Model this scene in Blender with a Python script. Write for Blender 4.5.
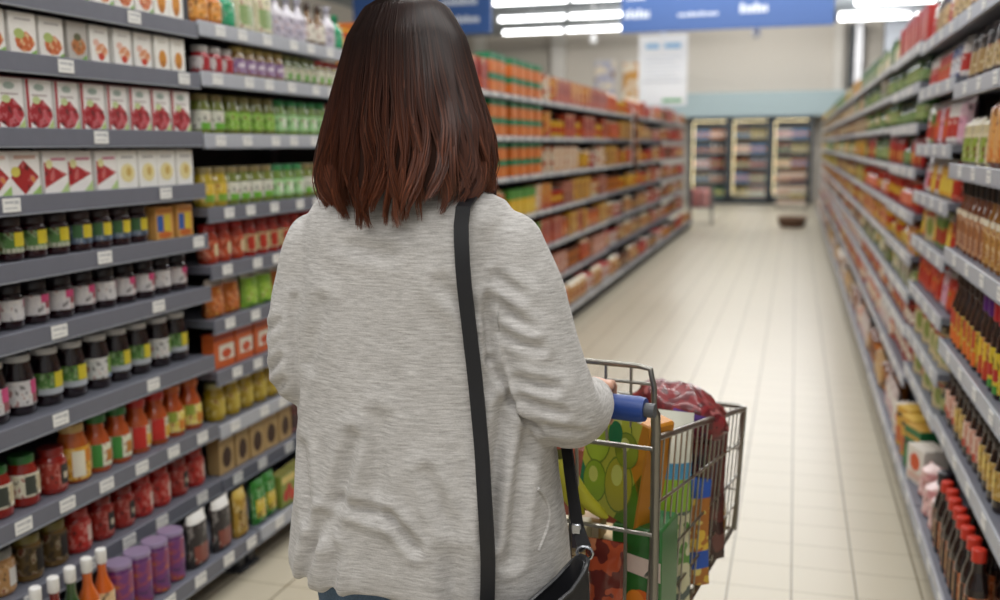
import bpy, bmesh, math, random
from mathutils import Vector, Matrix, noise
R = math.radians
rnd = random.Random(7)
scene = bpy.context.scene
for o in list(bpy.data.objects):
    bpy.data.objects.remove(o)
COL = scene.collection

# ------------------------------------------------------------------ camera
H = 1.43
YAW, PITCH, ROLL, FPX = R(16.55), R(8.83), R(-0.5), 989.0
cy_, sy_ = math.cos(YAW), math.sin(YAW)
Fv = Vector((-sy_ * math.cos(PITCH), cy_ * math.cos(PITCH), -math.sin(PITCH)))
R0 = Vector((cy_, sy_, 0)); U0 = R0.cross(Fv)
Rv = R0 * math.cos(ROLL) + U0 * math.sin(ROLL)
Uv = -R0 * math.sin(ROLL) + U0 * math.cos(ROLL)
cd = bpy.data.cameras.new('camera'); cam = bpy.data.objects.new('camera', cd); COL.objects.link(cam)
M3 = Matrix((Rv, Uv, -Fv)).transposed()
cam.matrix_world = Matrix.Translation((0, 0, H)) @ M3.to_4x4()
cd.sensor_fit = 'HORIZONTAL'; cd.sensor_width = 36.0; cd.lens = FPX * 36.0 / 1000.0
cd.clip_start = 0.05; cd.clip_end = 200
cd.dof.use_dof = True; cd.dof.focus_distance = 1.62; cd.dof.aperture_fstop = 2.6
scene.camera = cam
# ------------------------------------------------------------------ world + light + exposure
w = bpy.data.worlds.new('shop_air'); scene.world = w; w.use_nodes = True
w.node_tree.nodes['Background'].inputs[0].default_value = (1.0, 0.985, 0.97, 1)
w.node_tree.nodes['Background'].inputs[1].default_value = 0.30
def area(name, loc, sx, sy, power, col=(1.0, 0.985, 0.955)):
    l = bpy.data.lights.new(name, 'AREA'); l.shape = 'RECTANGLE'; l.size = sx; l.size_y = sy
    l.energy = power; l.color = col
    o = bpy.data.objects.new(name, l); o.location = loc; COL.objects.link(o); return o
for i, y in enumerate((-2.2, 0.4, 3.0, 5.6, 8.2, 10.8, 13.4, 16.0, 18.4, 20.6, 22.2)):
    for sgn in (-1, 1):
        area('ceiling_lamp', (-0.7, y + .09 * sgn, 4.16), 5.2, 0.16, 58 if y < 5 else 48).rotation_euler = (R(50) * sgn, 0, 0)
vs = scene.view_settings
vs.view_transform = 'Standard'; vs.look = 'None'; vs.gamma = 1.0; vs.use_curve_mapping = False
vs.exposure = 0.24

# ------------------------------------------------------------------ materials
def lin(h):
    h = h.lstrip('#'); c = [int(h[i:i + 2], 16) / 255 for i in (0, 2, 4)]
    return tuple(x / 12.92 if x <= 0.04045 else ((x + 0.055) / 1.055) ** 2.4 for x in c) + (1.0,)
_mats = {}
def mat(hexc, rough=0.5, metal=0.0, coat=0.0, emit=0.0, alpha=None, spec=0.5, var=0.06):
    key = (hexc, rough, metal, coat, emit, spec)
    if key in _mats: return _mats[key]
    m = bpy.data.materials.new('paint_' + hexc.strip('#')); m.use_nodes = True
    nt = m.node_tree; b = nt.nodes['Principled BSDF']
    c = lin(hexc)
    b.inputs['Roughness'].default_value = rough; b.inputs['Metallic'].default_value = metal
    b.inputs['Coat Weight'].default_value = coat; b.inputs['Specular IOR Level'].default_value = spec
    if var and not emit:
        tc = nt.nodes.new('ShaderNodeTexCoord'); n = nt.nodes.new('ShaderNodeTexNoise'); n.inputs['Scale'].default_value = 35
        mx = nt.nodes.new('ShaderNodeMix'); mx.data_type = 'RGBA'
        nt.links.new(tc.outputs['Object'], n.inputs['Vector']); nt.links.new(n.outputs['Fac'], mx.inputs[0])
        mx.inputs[6].default_value = tuple(x * (1 - var) for x in c[:3]) + (1,)
        mx.inputs[7].default_value = tuple(min(1, x * (1 + var)) for x in c[:3]) + (1,)
        nt.links.new(mx.outputs[2], b.inputs['Base Color'])
    else:
        b.inputs['Base Color'].default_value = c
    if emit:
        b.inputs['Emission Color'].default_value = c; b.inputs['Emission Strength'].default_value = emit
    _mats[key] = m; return m
def printed(cols, scale=30, rough=0.35, seed=0, stretch=(1, 1, 1), coat=0.2):
    """a printed wrapper: blotches of a few inks"""
    key = ('print', tuple(cols), scale, rough, seed, stretch)
    if key in _mats: return _mats[key]
    m = bpy.data.materials.new('printed_wrapper'); m.use_nodes = True
    nt = m.node_tree; b = nt.nodes['Principled BSDF']; b.inputs['Roughness'].default_value = rough
    b.inputs['Coat Weight'].default_value = coat
    tc = nt.nodes.new('ShaderNodeTexCoord'); mp = nt.nodes.new('ShaderNodeMapping'); n = nt.nodes.new('ShaderNodeTexNoise')
    mp.inputs['Location'].default_value = (seed * 3.1, seed * 1.7, seed * 2.3); mp.inputs['Scale'].default_value = stretch
    n.inputs['Scale'].default_value = scale; n.inputs['Detail'].default_value = 1.5
    cr = nt.nodes.new('ShaderNodeValToRGB'); cr.color_ramp.interpolation = 'CONSTANT'
    el = cr.color_ramp.elements
    k = len(cols)
    while len(el) < k: el.new(0.5)
    for i, c in enumerate(cols):
        el[i].position = 0.0 if i == 0 else 0.36 + 0.28 * (i - 1) / max(1, k - 2) if k > 2 else 0.5
        el[i].color = lin(c)
    nt.links.new(tc.outputs['Object'], mp.inputs[0]); nt.links.new(mp.outputs[0], n.inputs['Vector'])
    nt.links.new(n.outputs['Fac'], cr.inputs[0]); nt.links.new(cr.outputs[0], b.inputs['Base Color'])
    _mats[key] = m; return m
def glass_mat():
    if 'glass' in _mats: return _mats['glass']
    m = bpy.data.materials.new('clear_glass'); m.use_nodes = True; nt = m.node_tree
    for n in list(nt.nodes): nt.nodes.remove(n)
    out = nt.nodes.new('ShaderNodeOutputMaterial'); t = nt.nodes.new('ShaderNodeBsdfTransparent'); g = nt.nodes.new('ShaderNodeBsdfGlossy')
    g.inputs['Roughness'].default_value = 0.05; mx = nt.nodes.new('ShaderNodeMixShader'); mx.inputs[0].default_value = 0.1
    nt.links.new(t.outputs[0], mx.inputs[1]); nt.links.new(g.outputs[0], mx.inputs[2]); nt.links.new(mx.outputs[0], out.inputs[0])
    _mats['glass'] = m; return m

# ------------------------------------------------------------------ mesh builder
class MB:
    def __init__(s): s.v = []; s.f = []; s.m = []; s.mats = []
    def mi(s, m):
        if m not in s.mats: s.mats.append(m)
        return s.mats.index(m)
    def add(s, vs_, fs, m):
        o = len(s.v); s.v += [tuple(p) for p in vs_]; k = s.mi(m)
        for f in fs: s.f.append([o + i for i in f]); s.m.append(k)
    def box(s, x0, x1, y0, y1, z0, z1, m, b=0.0, M=None):
        if b <= 0:
            P = [(x0, y0, z0), (x1, y0, z0), (x1, y1, z0), (x0, y1, z0), (x0, y0, z1), (x1, y0, z1), (x1, y1, z1), (x0, y1, z1)]
            Fs = [(0, 3, 2, 1), (4, 5, 6, 7), (0, 1, 5, 4), (1, 2, 6, 5), (2, 3, 7, 6), (3, 0, 4, 7)]
        else:
            bm = bmesh.new(); bmesh.ops.create_cube(bm, size=1)
            for q in bm.verts:
                q.co = Vector((x0 + (q.co.x + .5) * (x1 - x0), y0 + (q.co.y + .5) * (y1 - y0), z0 + (q.co.z + .5) * (z1 - z0)))
            bmesh.ops.bevel(bm, geom=bm.edges[:], offset=b, segments=1, affect='EDGES')
            bm.verts.index_update(); P = [tuple(q.co) for q in bm.verts]; Fs = [tuple(q.index for q in f.verts) for f in bm.faces]; bm.free()
        if M is not None: P = [tuple(M @ Vector(p)) for p in P]
        s.add(P, Fs, m)
    def lathe(s, prof, m, n=16, a0=0.0, a1=2 * math.pi, c=(0, 0), caps=True):
        full = abs(a1 - a0 - 2 * math.pi) < 1e-6
        cols = n if full else n + 1
        P = []
        for r, z in prof:
            for i in range(cols):
                a = a0 + (a1 - a0) * i / n; P.append((c[0] + r * math.cos(a), c[1] + r * math.sin(a), z))
        Fs = []
        for k in range(len(prof) - 1):
            for i in range(n):
                j = (i + 1) % cols; Fs.append((k * cols + i, k * cols + j, (k + 1) * cols + j, (k + 1) * cols + i))
        if full and caps:
            Fs.append(tuple(range(cols))[::-1]); Fs.append(tuple((len(prof) - 1) * cols + i for i in range(cols)))
        s.add(P, Fs, m)
    def tube(s, pts, r, m, n=8, closed=False, caps=True):
        pts = [Vector(p) for p in pts]; rs = r if isinstance(r, (list, tuple)) else [r] * len(pts)
        N = len(pts); P = []; up = None
        for i, p in enumerate(pts):
            if closed: t = pts[(i + 1) % N] - pts[i - 1]
            else: t = pts[min(i + 1, N - 1)] - pts[max(i - 1, 0)]
            if t.length < 1e-9: t = Vector((0, 0, 1))
            t.normalize()
            if up is None:
                up = Vector((0, 0, 1)) if abs(t.z) < 0.9 else Vector((1, 0, 0))
            a = t.cross(up)
            if a.length < 1e-6: a = t.cross(Vector((0.3, 1, 0.2)))
            a.normalize(); b = a.cross(t).normalized(); up = b
            for k in range(n):
                an = 2 * math.pi * k / n; P.append(p + (a * math.cos(an) + b * math.sin(an)) * rs[i])
        Fs = []
        for i in range(N if closed else N - 1):
            j = (i + 1) % N
            for k in range(n):
                l = (k + 1) % n; Fs.append((i * n + k, i * n + l, j * n + l, j * n + k))
        if caps and not closed:
            Fs.append(tuple(range(n))[::-1]); Fs.append(tuple((N - 1) * n + k for k in range(n)))
        s.add(P, Fs, m)
    def ball(s, c, r, m, nu=14, nv=9, M=None):
        r = r if isinstance(r, (list, tuple)) else (r, r, r); P = []; Fs = []
        for j in range(nv + 1):
            t = math.pi * j / nv
            for i in range(nu):
                a = 2 * math.pi * i / nu
                q = Vector((r[0] * math.sin(t) * math.cos(a), r[1] * math.sin(t) * math.sin(a), -r[2] * math.cos(t)))
                if M is not None: q = M @ q
                P.append(q + Vector(c))
        for j in range(nv):
            for i in range(nu):
                k = (i + 1) % nu; Fs.append((j * nu + i, j * nu + k, (j + 1) * nu + k, (j + 1) * nu + i))
        s.add(P, Fs, m)
    def poly(s, pts, m): s.add(pts, [tuple(range(len(pts)))], m)
    def grid(s, rows, m, closed_u=False, mf=None):
        nu = len(rows[0]); o = len(s.v)
        for r_ in rows: s.v += [tuple(p) for p in r_]
        for j in range(len(rows) - 1):
            for i in range(nu if closed_u else nu - 1):
                k = (i + 1) % nu
                s.f.append([o + j * nu + i, o + j * nu + k, o + (j + 1) * nu + k, o + (j + 1) * nu + i])
                s.m.append(s.mi(mf(i, j) if mf else m))
    def merge(s, t):
        o = len(s.v); s.v += t.v; mp = [s.mi(x) for x in t.mats]
        for f, k in zip(t.f, t.m): s.f.append([o + i for i in f]); s.m.append(mp[k])
    def mesh(s, name, smooth=True, ang=40):
        me = bpy.data.meshes.new(name); me.from_pydata(s.v, [], s.f)
        for m in s.mats: me.materials.append(m)
        me.polygons.foreach_set('material_index', s.m)
        bm = bmesh.new(); bm.from_mesh(me); bmesh.ops.recalc_face_normals(bm, faces=bm.faces[:]); bm.to_mesh(me); bm.free()
        if smooth:
            me.polygons.foreach_set('use_smooth', [True] * len(me.polygons)); me.set_sharp_from_angle(angle=R(ang))
        me.update(); return me
def ob(name, data, parent=None, loc=None, rz=None):
    if isinstance(data, MB): data = data.mesh(name)
    o = bpy.data.objects.new(name, data); COL.objects.link(o)
    if parent is not None: o.parent = parent
    if loc is not None: o.location = loc
    if rz is not None: o.rotation_euler = (0, 0, rz)
    return o
def tag(o, label, cat, group=None):
    o['label'] = label; o['category'] = cat
    if group: o['group'] = group
    return o
def struct(name, mb):
    o = ob(name, mb); o['kind'] = 'structure'; return o
def empty(name, loc=(0, 0, 0), rz=0.0):
    o = bpy.data.objects.new(name, None); o.empty_display_size = 0.1; o.location = loc; o.rotation_euler = (0, 0, rz); COL.objects.link(o); return o
ORD = ['', 'first', 'second', 'third', 'fourth', 'fifth', 'sixth', 'seventh', 'eighth', 'ninth', 'tenth', 'eleventh', 'twelfth', 'thirteenth', 'fourteenth', 'fifteenth',
       'sixteenth', 'seventeenth', 'eighteenth', 'nineteenth', 'twentieth', 'twenty-first', 'twenty-second', 'twenty-third', 'twenty-fourth', 'twenty-fifth', 'twenty-sixth', 'twenty-seventh', 'twenty-eighth']

# ------------------------------------------------------------------ the setting
def floor_mat():
    m = bpy.data.materials.new('floor_tiles'); m.use_nodes = True; nt = m.node_tree; b = nt.nodes['Principled BSDF']
    N = nt.nodes.new; L = nt.links.new
    tc = N('ShaderNodeTexCoord'); sp = N('ShaderNodeSeparateXYZ'); L(tc.outputs['Object'], sp.inputs[0])
    def mth(op, a, bb=None):
        q = N('ShaderNodeMath'); q.operation = op
        for k, x in enumerate((a, bb)):
            if x is None: continue
            if isinstance(x, (int, float)): q.inputs[k].default_value = x
            else: L(x, q.inputs[k])
        return q.outputs[0]
    def joint(c, off, wd):
        t = mth('DIVIDE', mth('SUBTRACT', c, off), 0.2)
        fl = mth('FLOOR', t); fr = mth('SUBTRACT', t, fl)
        d = mth('ABSOLUTE', mth('SUBTRACT', fr, 0.5))
        return mth('GREATER_THAN', d, 0.5 - wd / 0.2 / 2), fl
    jx, ix = joint(sp.outputs[0], 0.036, 0.0062); jy, iy = joint(sp.outputs[1], 4.158, 0.0042)
    cb = N('ShaderNodeCombineXYZ'); L(ix, cb.inputs[0]); L(iy, cb.inputs[1])
    wn = N('ShaderNodeTexWhiteNoise'); L(cb.outputs[0], wn.inputs[0])
    ns = N('ShaderNodeTexNoise'); ns.inputs['Scale'].default_value = 3.0; ns.inputs['Detail'].default_value = 5; L(tc.outputs['Object'], ns.inputs['Vector'])
    v = mth('ADD', mth('MULTIPLY', wn.outputs[0], 0.06), mth('MULTIPLY', ns.outputs['Fac'], 0.10))
    mx = N('ShaderNodeMix'); mx.data_type = 'RGBA'; L(v, mx.inputs[0])
    mx.inputs[6].default_value = lin('#bfb6a2'); mx.inputs[7].default_value = lin('#978d77')
    m2 = N('ShaderNodeMix'); m2.data_type = 'RGBA'; L(jx, m2.inputs[0]); L(mx.outputs[2], m2.inputs[6]); m2.inputs[7].default_value = lin('#6d6047')
    m3 = N('ShaderNodeMix'); m3.data_type = 'RGBA'; L(jy, m3.inputs[0]); L(m2.outputs[2], m3.inputs[6]); m3.inputs[7].default_value = lin('#85785d')
    L(m3.outputs[2], b.inputs['Base Color']); b.inputs['Roughness'].default_value = 0.30
    return m
fb = MB(); fb.box(-9, 6, -3, 26, -0.1, 0, floor_mat()); struct('floor', fb)
cb_ = MB(); cb_.box(-9, 6, -3, 26, 4.30, 4.4, mat('#9aa3ad', 0.8)); struct('ceiling', cb_)
wb = MB(); wb.box(-9, 6, 25.6, 25.8, 0, 4.3, mat('#cbc4ba', 0.8)); struct('wall_far', wb)
wb = MB(); wb.box(-9.2, -9, -3, 26, 0, 4.3, mat('#cbc4ba', 0.8)); struct('wall_left', wb)
wb = MB(); wb.box(6, 6.2, -3, 26, 0, 4.3, mat('#cfcac4', 0.8)); struct('wall_right', wb)
tb = MB(); tb.box(-3.6, 1.3, 24.75, 25.58, 2.09, 2.66, mat('#98a9ad', 0.6)); struct('trim_1', tb)
for k, (x0, x1, c) in enumerate(((-6.1, -5.75, '#dcd8d2'), (-8.2, -7.9, '#dcd8d2'), (0.78, 1.0, '#d5d0c8'))):
    tb = MB(); tb.box(x0, x1, 25.35, 25.58, 0, 4.28, mat(c, 0.7)); struct('trim_%d' % (k + 2), tb)
for k, (x0, x1) in enumerate(((-7.8, -6.2),)):
    tb = MB(); tb.box(x0, x1, 25.5, 25.59, 2.1, 3.9, mat('#b9b3a8', 0.8)); struct('trim_%d' % (k + 6), tb)
tb = MB(); tb.box(1.17, 1.32, 23.5, 23.62, 0, 4.28, mat('#c9c9cc', 0.5)); struct('column_1', tb)
tb = MB(); tb.box(1.76, 2.35, 23.2, 23.8, 0, 4.28, mat('#9a9ea6', 0.6)); struct('column_2', tb)
tb = MB(); tb.box(1.12, 1.46, 25.4, 25.59, 1.9, 4.2, mat('#31383d', 0.5)); struct('window_1', tb)
# ------------------------------------------------------------------ ceiling tubes seen between the hanging signs
TW = mat('#ffffff', 0.5, emit=6.0)
HOUS = mat('#dfe3e6', 0.4)
ti = 0
for row, (yy, zz, xs) in enumerate(((22.6, 4.02, (-6.6, -5.1, -3.6, 0.75, 2.25)), (20.4, 4.04, (-6.05, -4.55, -3.05, 0.95, 2.45)), (18.2, 4.06, (-5.5, -4.0, 0.60, 2.1)))):
    xs = [x for x in xs]
    for k, x in enumerate(xs):
        t = empty('tube_light', (x + 0.72, yy, zz)); side = 'left of the aisle' if x < 0 else 'over the right shelves'
        kk = k + 1 if x < 0 else k + 1 - len([q for q in xs if q < 0])
        tag(t, 'lit white tube light %s, %s from the left in the %s row' % (side, ORD[kk], ('far', 'middle', 'near')[row]), 'light', 'ceiling tube lights')
        a = MB(); a.box(-0.70, 0.70, -0.05, 0.05, 0.035, 0.13, HOUS, 0.01); a.box(-0.012, 0.012, -0.012, 0.012, 0.13, 4.299 - zz, HOUS); ob('housing', a, t)
        a = MB(); a.tube([(-0.69, 0, 0), (-0.3, 0, 0), (0.3, 0, 0), (0.69, 0, 0)], 0.045, TW, 10); ob('tube', a, t)
# ------------------------------------------------------------------ hanging aisle signs
def hanging_sign(x0, x1, y, z0, z1, label, words):
    t = empty('aisle_sign', ((x0 + x1) / 2, y, z0)); tag(t, label, 'sign', 'blue hanging aisle signs')
    w2 = (x1 - x0) / 2
    a = MB(); a.box(-w2, w2, -0.02, 0.02, 0, z1 - z0, mat('#3a5f9f', 0.45), 0.004); ob('board', a, t)
    wht = mat('#dfe6f2', 0.5)
    for (wx, wz, ln, hh) in words:
        b = MB()
        x = wx - (x0 + x1) / 2; r2 = random.Random(int(wx * 100)); e = x + ln
        while x < e:
            lw = r2.uniform(0.028, 0.06); b.box(x, x + lw, -0.024, -0.0202, wz - z0, wz - z0 + hh * r2.choice((1, .75, .75)), wht); x += lw + 0.014
        ob('lettering', b, t)
    c = MB()
    for x in (-w2 * 0.8, w2 * 0.8): c.tube([(x, 0, z1 - z0), (x, 0, 4.298 - z0)], 0.006, mat('#b9bcc0', 0.4, 1.0), 6)
    ob('hanger', c, t)
hanging_sign(-2.38, 0.42, 14.0, 2.96, 3.66, 'long blue hanging sign with white words above the aisle', [(-2.33, 3.15, .32, .12), (-2.3, 3.40, .26, .12), (-0.78, 3.16, .36, .12), (-0.8, 3.41, .38, .12), (-1.6, 3.15, .5, .05), (-1.6, 3.4, .55, .05)])
hanging_sign(-6.4, -4.25, 14.0, 3.04, 3.74, 'blue hanging sign right beside the woman\'s head', [(-4.9, 3.2, .45, .1), (-5.0, 3.45, .5, .1)])
for k, (x, lb) in enumerate(((-2.83, 'white ceiling sensor hanging left of the white poster'), (-0.57, 'white ceiling sensor hanging above the far refrigerators'))):
    t = empty('ceiling_sensor', (x, 14.3, 2.86)); tag(t, lb, 'sensor', 'ceiling sensors')
    a = MB(); a.ball((0, 0, 0.06), (0.06, 0.06, 0.08), mat('#f0f0f0', 0.4)); ob('sensor_body', a, t)
    a = MB(); a.tube([(0, 0, 0.12), (0, 0, 1.44)], 0.012, mat('#e8e8e8', 0.4), 8); ob('rod', a, t)
# white hanging poster
t = empty('hanging_poster', (-2.0, 15.6, 2.03)); tag(t, 'white hanging poster with blue heading and green strip above left shelves', 'poster')
a = MB(); a.box(-0.37, 0.37, -0.01, 0.01, 0, 1.06, mat('#fbfcfd', 0.4), 0.003); ob('sheet', a, t)
a = MB()
for x0, x1 in ((-0.26, -0.06), (0.02, 0.27)): a.box(x0, x1, -0.0135, -0.0102, 0.86, 0.93, mat('#8fc1e6', 0.4))
for k in range(7): a.box(-0.28, 0.28 - 0.05 * (k % 3), -0.0135, -0.0102, 0.36 + 0.06 * k, 0.375 + 0.06 * k, mat('#d9dde4', 0.4))
ob('heading', a, t)
a = MB(); a.box(0.0, 0.3, -0.016, -0.0102, 0.05, 0.10, mat('#4fae6a', 0.4)); ob('green_strip', a, t)
a = MB(); a.tube([(0, 0, 1.06), (0, 0, 2.26)], 0.012, mat('#e0e0e0', 0.4), 8); a.box(-0.05, 0.05, -0.02, 0.02, 1.04, 1.16, mat('#e8e8e8', 0.4), 0.01); ob('clip', a, t)
for (x, z0, z1, wd, c, lb) in ((-4.75, 2.4, 3.55, 0.5, '#b8b6c6', 'pale lilac poster on the far wall behind the left shelves'), (-4.0, 2.45, 3.5, 0.55, '#d49a4a', 'orange poster on the far wall behind the left shelves')):
    t = empty('wall_poster', (x, 25.57, z0)); tag(t, lb, 'poster')
    a = MB(); a.box(-wd / 2, wd / 2, -0.02, 0.02, 0, z1 - z0, printed([c, '#e6d9c4', c, '#8d5a33'], 3.0, 0.5), 0.004); ob('poster_sheet', a, t)
    a = MB(); a.box(-wd / 2 - 0.02, wd / 2 + 0.02, -0.025, 0.025, z1 - z0, z1 - z0 + 0.03, mat('#d8d8d8', 0.4)); ob('poster_rail', a, t)
#PART2
# ------------------------------------------------------------------ products (front faces local +X, width along Y, base z = 0)
def mixc(h, t, k):
    a = [int(h[i:i + 2], 16) for i in (1, 3, 5)]; b = [int(t[i:i + 2], 16) for i in (1, 3, 5)]
    return '#%02x%02x%02x' % tuple(int(x + (y - x) * k) for x, y in zip(a, b))
def ink(c, sc=60, acc=None):
    if not isinstance(c, str): return c
    return printed([mixc(c, '#1a1410', .45), c, c, mixc(c, '#f4efe6', .38), acc or mixc(c, '#7a2018', .45)], sc, .45, int(c[1:], 16) % 97 / 10.0, (1, 1, .7), 0.1)
class Spec:
    def __init__(s, name, cat, look, w, main, parts=(), var=None):
        s.name = name; s.cat = cat; s.look = look; s.w = w; s.main = main; s.parts = list(parts); s.me = None; s.single = None
    def meshes(s):
        if s.me is None: s.me = (s.main.mesh(s.name), [(n, b.mesh(n)) for n, b in s.parts])
        return s.me
    def one(s):
        if s.single is None:
            a = MB(); a.merge(s.main)
            for n, b in s.parts: a.merge(b)
            s.single = a.mesh(s.name)
        return s.single
def decal(b, x, w, h, kind, cy, cz, sy, sz, m, ang=0.0):
    """flat printed shape on a pack front; cy in -.5..5, cz in 0..1, sizes as fractions"""
    if kind == 'rect': P = [(-.5, -.5), (.5, -.5), (.5, .5), (-.5, .5)]
    elif kind == 'dia': P = [(-.5, 0), (0, -.5), (.5, 0), (0, .5)]
    elif kind == 'tri': P = [(-.5, -.5), (.5, -.5), (.5, .5)]
    elif kind == 'arrow': P = [(-.5, -.5), (.5, 0), (-.5, .5)]
    elif kind == 'berry': P = [(-.5, .1), (-.42, -.25), (-.1, -.5), (.25, -.4), (.5, -.05), (.42, .2), (.1, .5), (-.3, .38)]
    else: P = [(.5 * math.cos(i * math.pi / 6), .5 * math.sin(i * math.pi / 6)) for i in range(12)]
    Q = []
    for p, q in P:
        yy = cy * w + p * sy * w; zz = cz * h + q * sz * h
        yy = max(-w / 2 + .001, min(w / 2 - .001, yy)); zz = max(.001, min(h - .001, zz)); Q.append((x, yy, zz))
    b.poly(Q, m)
def carton(look, w, d, h, base, decals, name='carton', cat='carton', flap=None, bev=0.0015):
    a = MB(); a.box(-d / 2, d / 2, -w / 2, w / 2, 0, h, base if not isinstance(base, str) else mat(base, 0.4), bev)
    for k, dd in enumerate(decals):
        kind, cy, cz, sy, sz, c = dd; decal(a, d / 2 + 0.0004 + 0.00015 * k, w, h, kind, cy, cz, sy, sz, mat(c, 0.4) if isinstance(c, str) else c)
    parts = []
    if flap:
        f = MB(); f.box(-d / 2 + .001, d / 2 - .001, -w / 2 + .001, w / 2 - .001, h, h + .002, mat(flap, 0.5)); f.box(-.002, .002, -w / 2 + .001, w / 2 - .001, h + .002, h + .005, mat(flap, 0.5)); parts.append(('top_flap', f))
    return Spec(name, cat, look, w, a, parts)
def jar(look, r, h, body, lid, label, patch=None, lh=0.022, lz=(0.2, 0.66), lr=0.86, seg=18, name='jar', cat='jar', neck=0.0, sh=0.84):
    """lathe jar: body, lid, label wrapped round"""
    bm_ = mat(body, 0.12, coat=0.6) if isinstance(body, str) else body
    hb = h - lh; nk = r * lr
    a = MB(); a.lathe([(r * .86, 0), (r * .97, .004), (r, .010), (r, hb * sh), (r * .96, hb * (sh + .06)), (nk * .97, hb * .985), (nk * .95, hb)], bm_, seg)
    l = MB(); lm = mat(lid, 0.35, coat=0.2)
    l.lathe([(nk * .97, hb - .004), (nk * 1.04, hb - .002), (nk * 1.05, h - .004), (nk * .98, h), (nk * .5, h + .0005)], lm, seg)
    parts = [('lid', l)]
    if label:
        p = MB(); z0, z1 = h * lz[0], h * lz[1]
        p.lathe([(r + .0002, z0), (r + .0008, z0 + .0005), (r + .0008, z1 - .0005), (r + .0002, z1)], ink(label), seg, caps=False)
        for (a0, a1, q0, q1, c) in (patch or ()):
            p.lathe([(r + .0011, z0 + (z1 - z0) * q0), (r + .0011, z0 + (z1 - z0) * q1)], mat(c, 0.5), 6, R(a0), R(a1))
        parts.append(('label', p))
    return Spec(name, cat, look, 2 * r, a, parts)
def bottle(look, r, h, body, cap, label, patch=None, nr=0.36, nz=0.62, ch=0.025, lz=(0.12, 0.5), seg=16, name='bottle', cat='bottle', neck_label=None, sq=False):
    bm_ = mat(body, 0.12, coat=0.6) if isinstance(body, str) else body
    hb = h - ch; n = r * nr
    if sq: seg = 4
    rot = math.pi / 4 if sq else 0.0
    a = MB(); pr_ = [(r * .9, 0), (r, .006), (r, hb * nz), (r * .93, hb * (nz + .06)), (n * 1.25, hb * (nz + .20)), (n, hb * (nz + .27)), (n, hb)]
    a.lathe(pr_, bm_, seg, rot, rot + 2 * math.pi)
    l = MB(); l.lathe([(n * 1.1, hb - .006), (n * 1.22, hb - .004), (n * 1.22, h - .003), (n * 1.0, h)], mat(cap, 0.35), 14)
    parts = [('cap', l)]
    if label:
        p = MB(); z0, z1 = h * lz[0], h * lz[1]
        p.lathe([(r + .0002, z0), (r + .0008, z0 + .0005), (r + .0008, z1 - .0005), (r + .0002, z1)], ink(label), seg, rot, rot + 2 * math.pi, caps=False)
        for (a0, a1, q0, q1, c) in (patch or ()):
            p.lathe([(r + .0012, z0 + (z1 - z0) * q0), (r + .0012, z0 + (z1 - z0) * q1)], mat(c, 0.5), 6, R(a0), R(a1))
        if neck_label: p.lathe([(n * 1.08, hb * (nz + .28)), (n * 1.08, hb * .9)], mat(neck_label, 0.5), 12, caps=False)
        parts.append(('label', p))
    return Spec(name, cat, look, 2 * r * (0.75 if sq else 1), a, parts)
def pouch_mb(w, t, h, mf, nu=9, nv=12, crinkle=0.0, lean=0.0, seed=1):
    b = MB()
    def pt(u, v, sgn):
        # u,v in 0..1
        e = (1 - abs(2 * u - 1) ** 3) ** 0.6 if 0 < u < 1 else 0
        if v < 0.08: g = 0.55 + 0.45 * v / 0.08
        elif v > 0.86: g = max(0.0, (0.97 - v) / 0.11) if v < 0.97 else 0.0
        else: g = 1.0
        g *= 1.0 - 0.25 * v
        x = sgn * (0.0012 + t / 2 * e * g)
        ww = w * (1.0 - 0.05 * math.sin(math.pi * v)); y = (u - .5) * ww; z = v * h
        n = noise.noise(Vector((u * 4 + seed, v * 5, sgn * 3 + seed * 2))) * crinkle
        return (x + n + lean * v * v, y + n * .3, z)
    for sgn in (1, -1):
        rows = [[pt(i / nu, j / nv, sgn) for i in range(nu + 1)] for j in range(nv + 1)]
        b.grid(rows, None, mf=(lambda i, j: mf((i + .5) / nu - .5, (j + .5) / nv)))
    P = [pt(i / nu, 0, 1) for i in range(nu + 1)] + [pt(i / nu, 0, -1) for i in range(nu + 1)][::-1]
    b.poly(P, mf(0, 0)); return b
def pouch(look, w, t, h, base, art, top=None, name='pouch', cat='pouch', crinkle=0.002, lean=0.0, seed=1, box=(-.34, .34, .15, .55)):
    bm_ = ink(base, 38) if isinstance(base, str) else base
    am = ink(art, 55) if isinstance(art, str) else art
    tm = mat(top, 0.3, coat=0.3) if isinstance(top, str) else (top or bm_)
    def mf(u, v):
        if v > .82: return tm
        if box[0] < u < box[1] and box[2] < v < box[3]: return am
        return bm_
    return Spec(name, cat, look, w, pouch_mb(w, t, h, mf, crinkle=crinkle, lean=lean, seed=seed))

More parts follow.
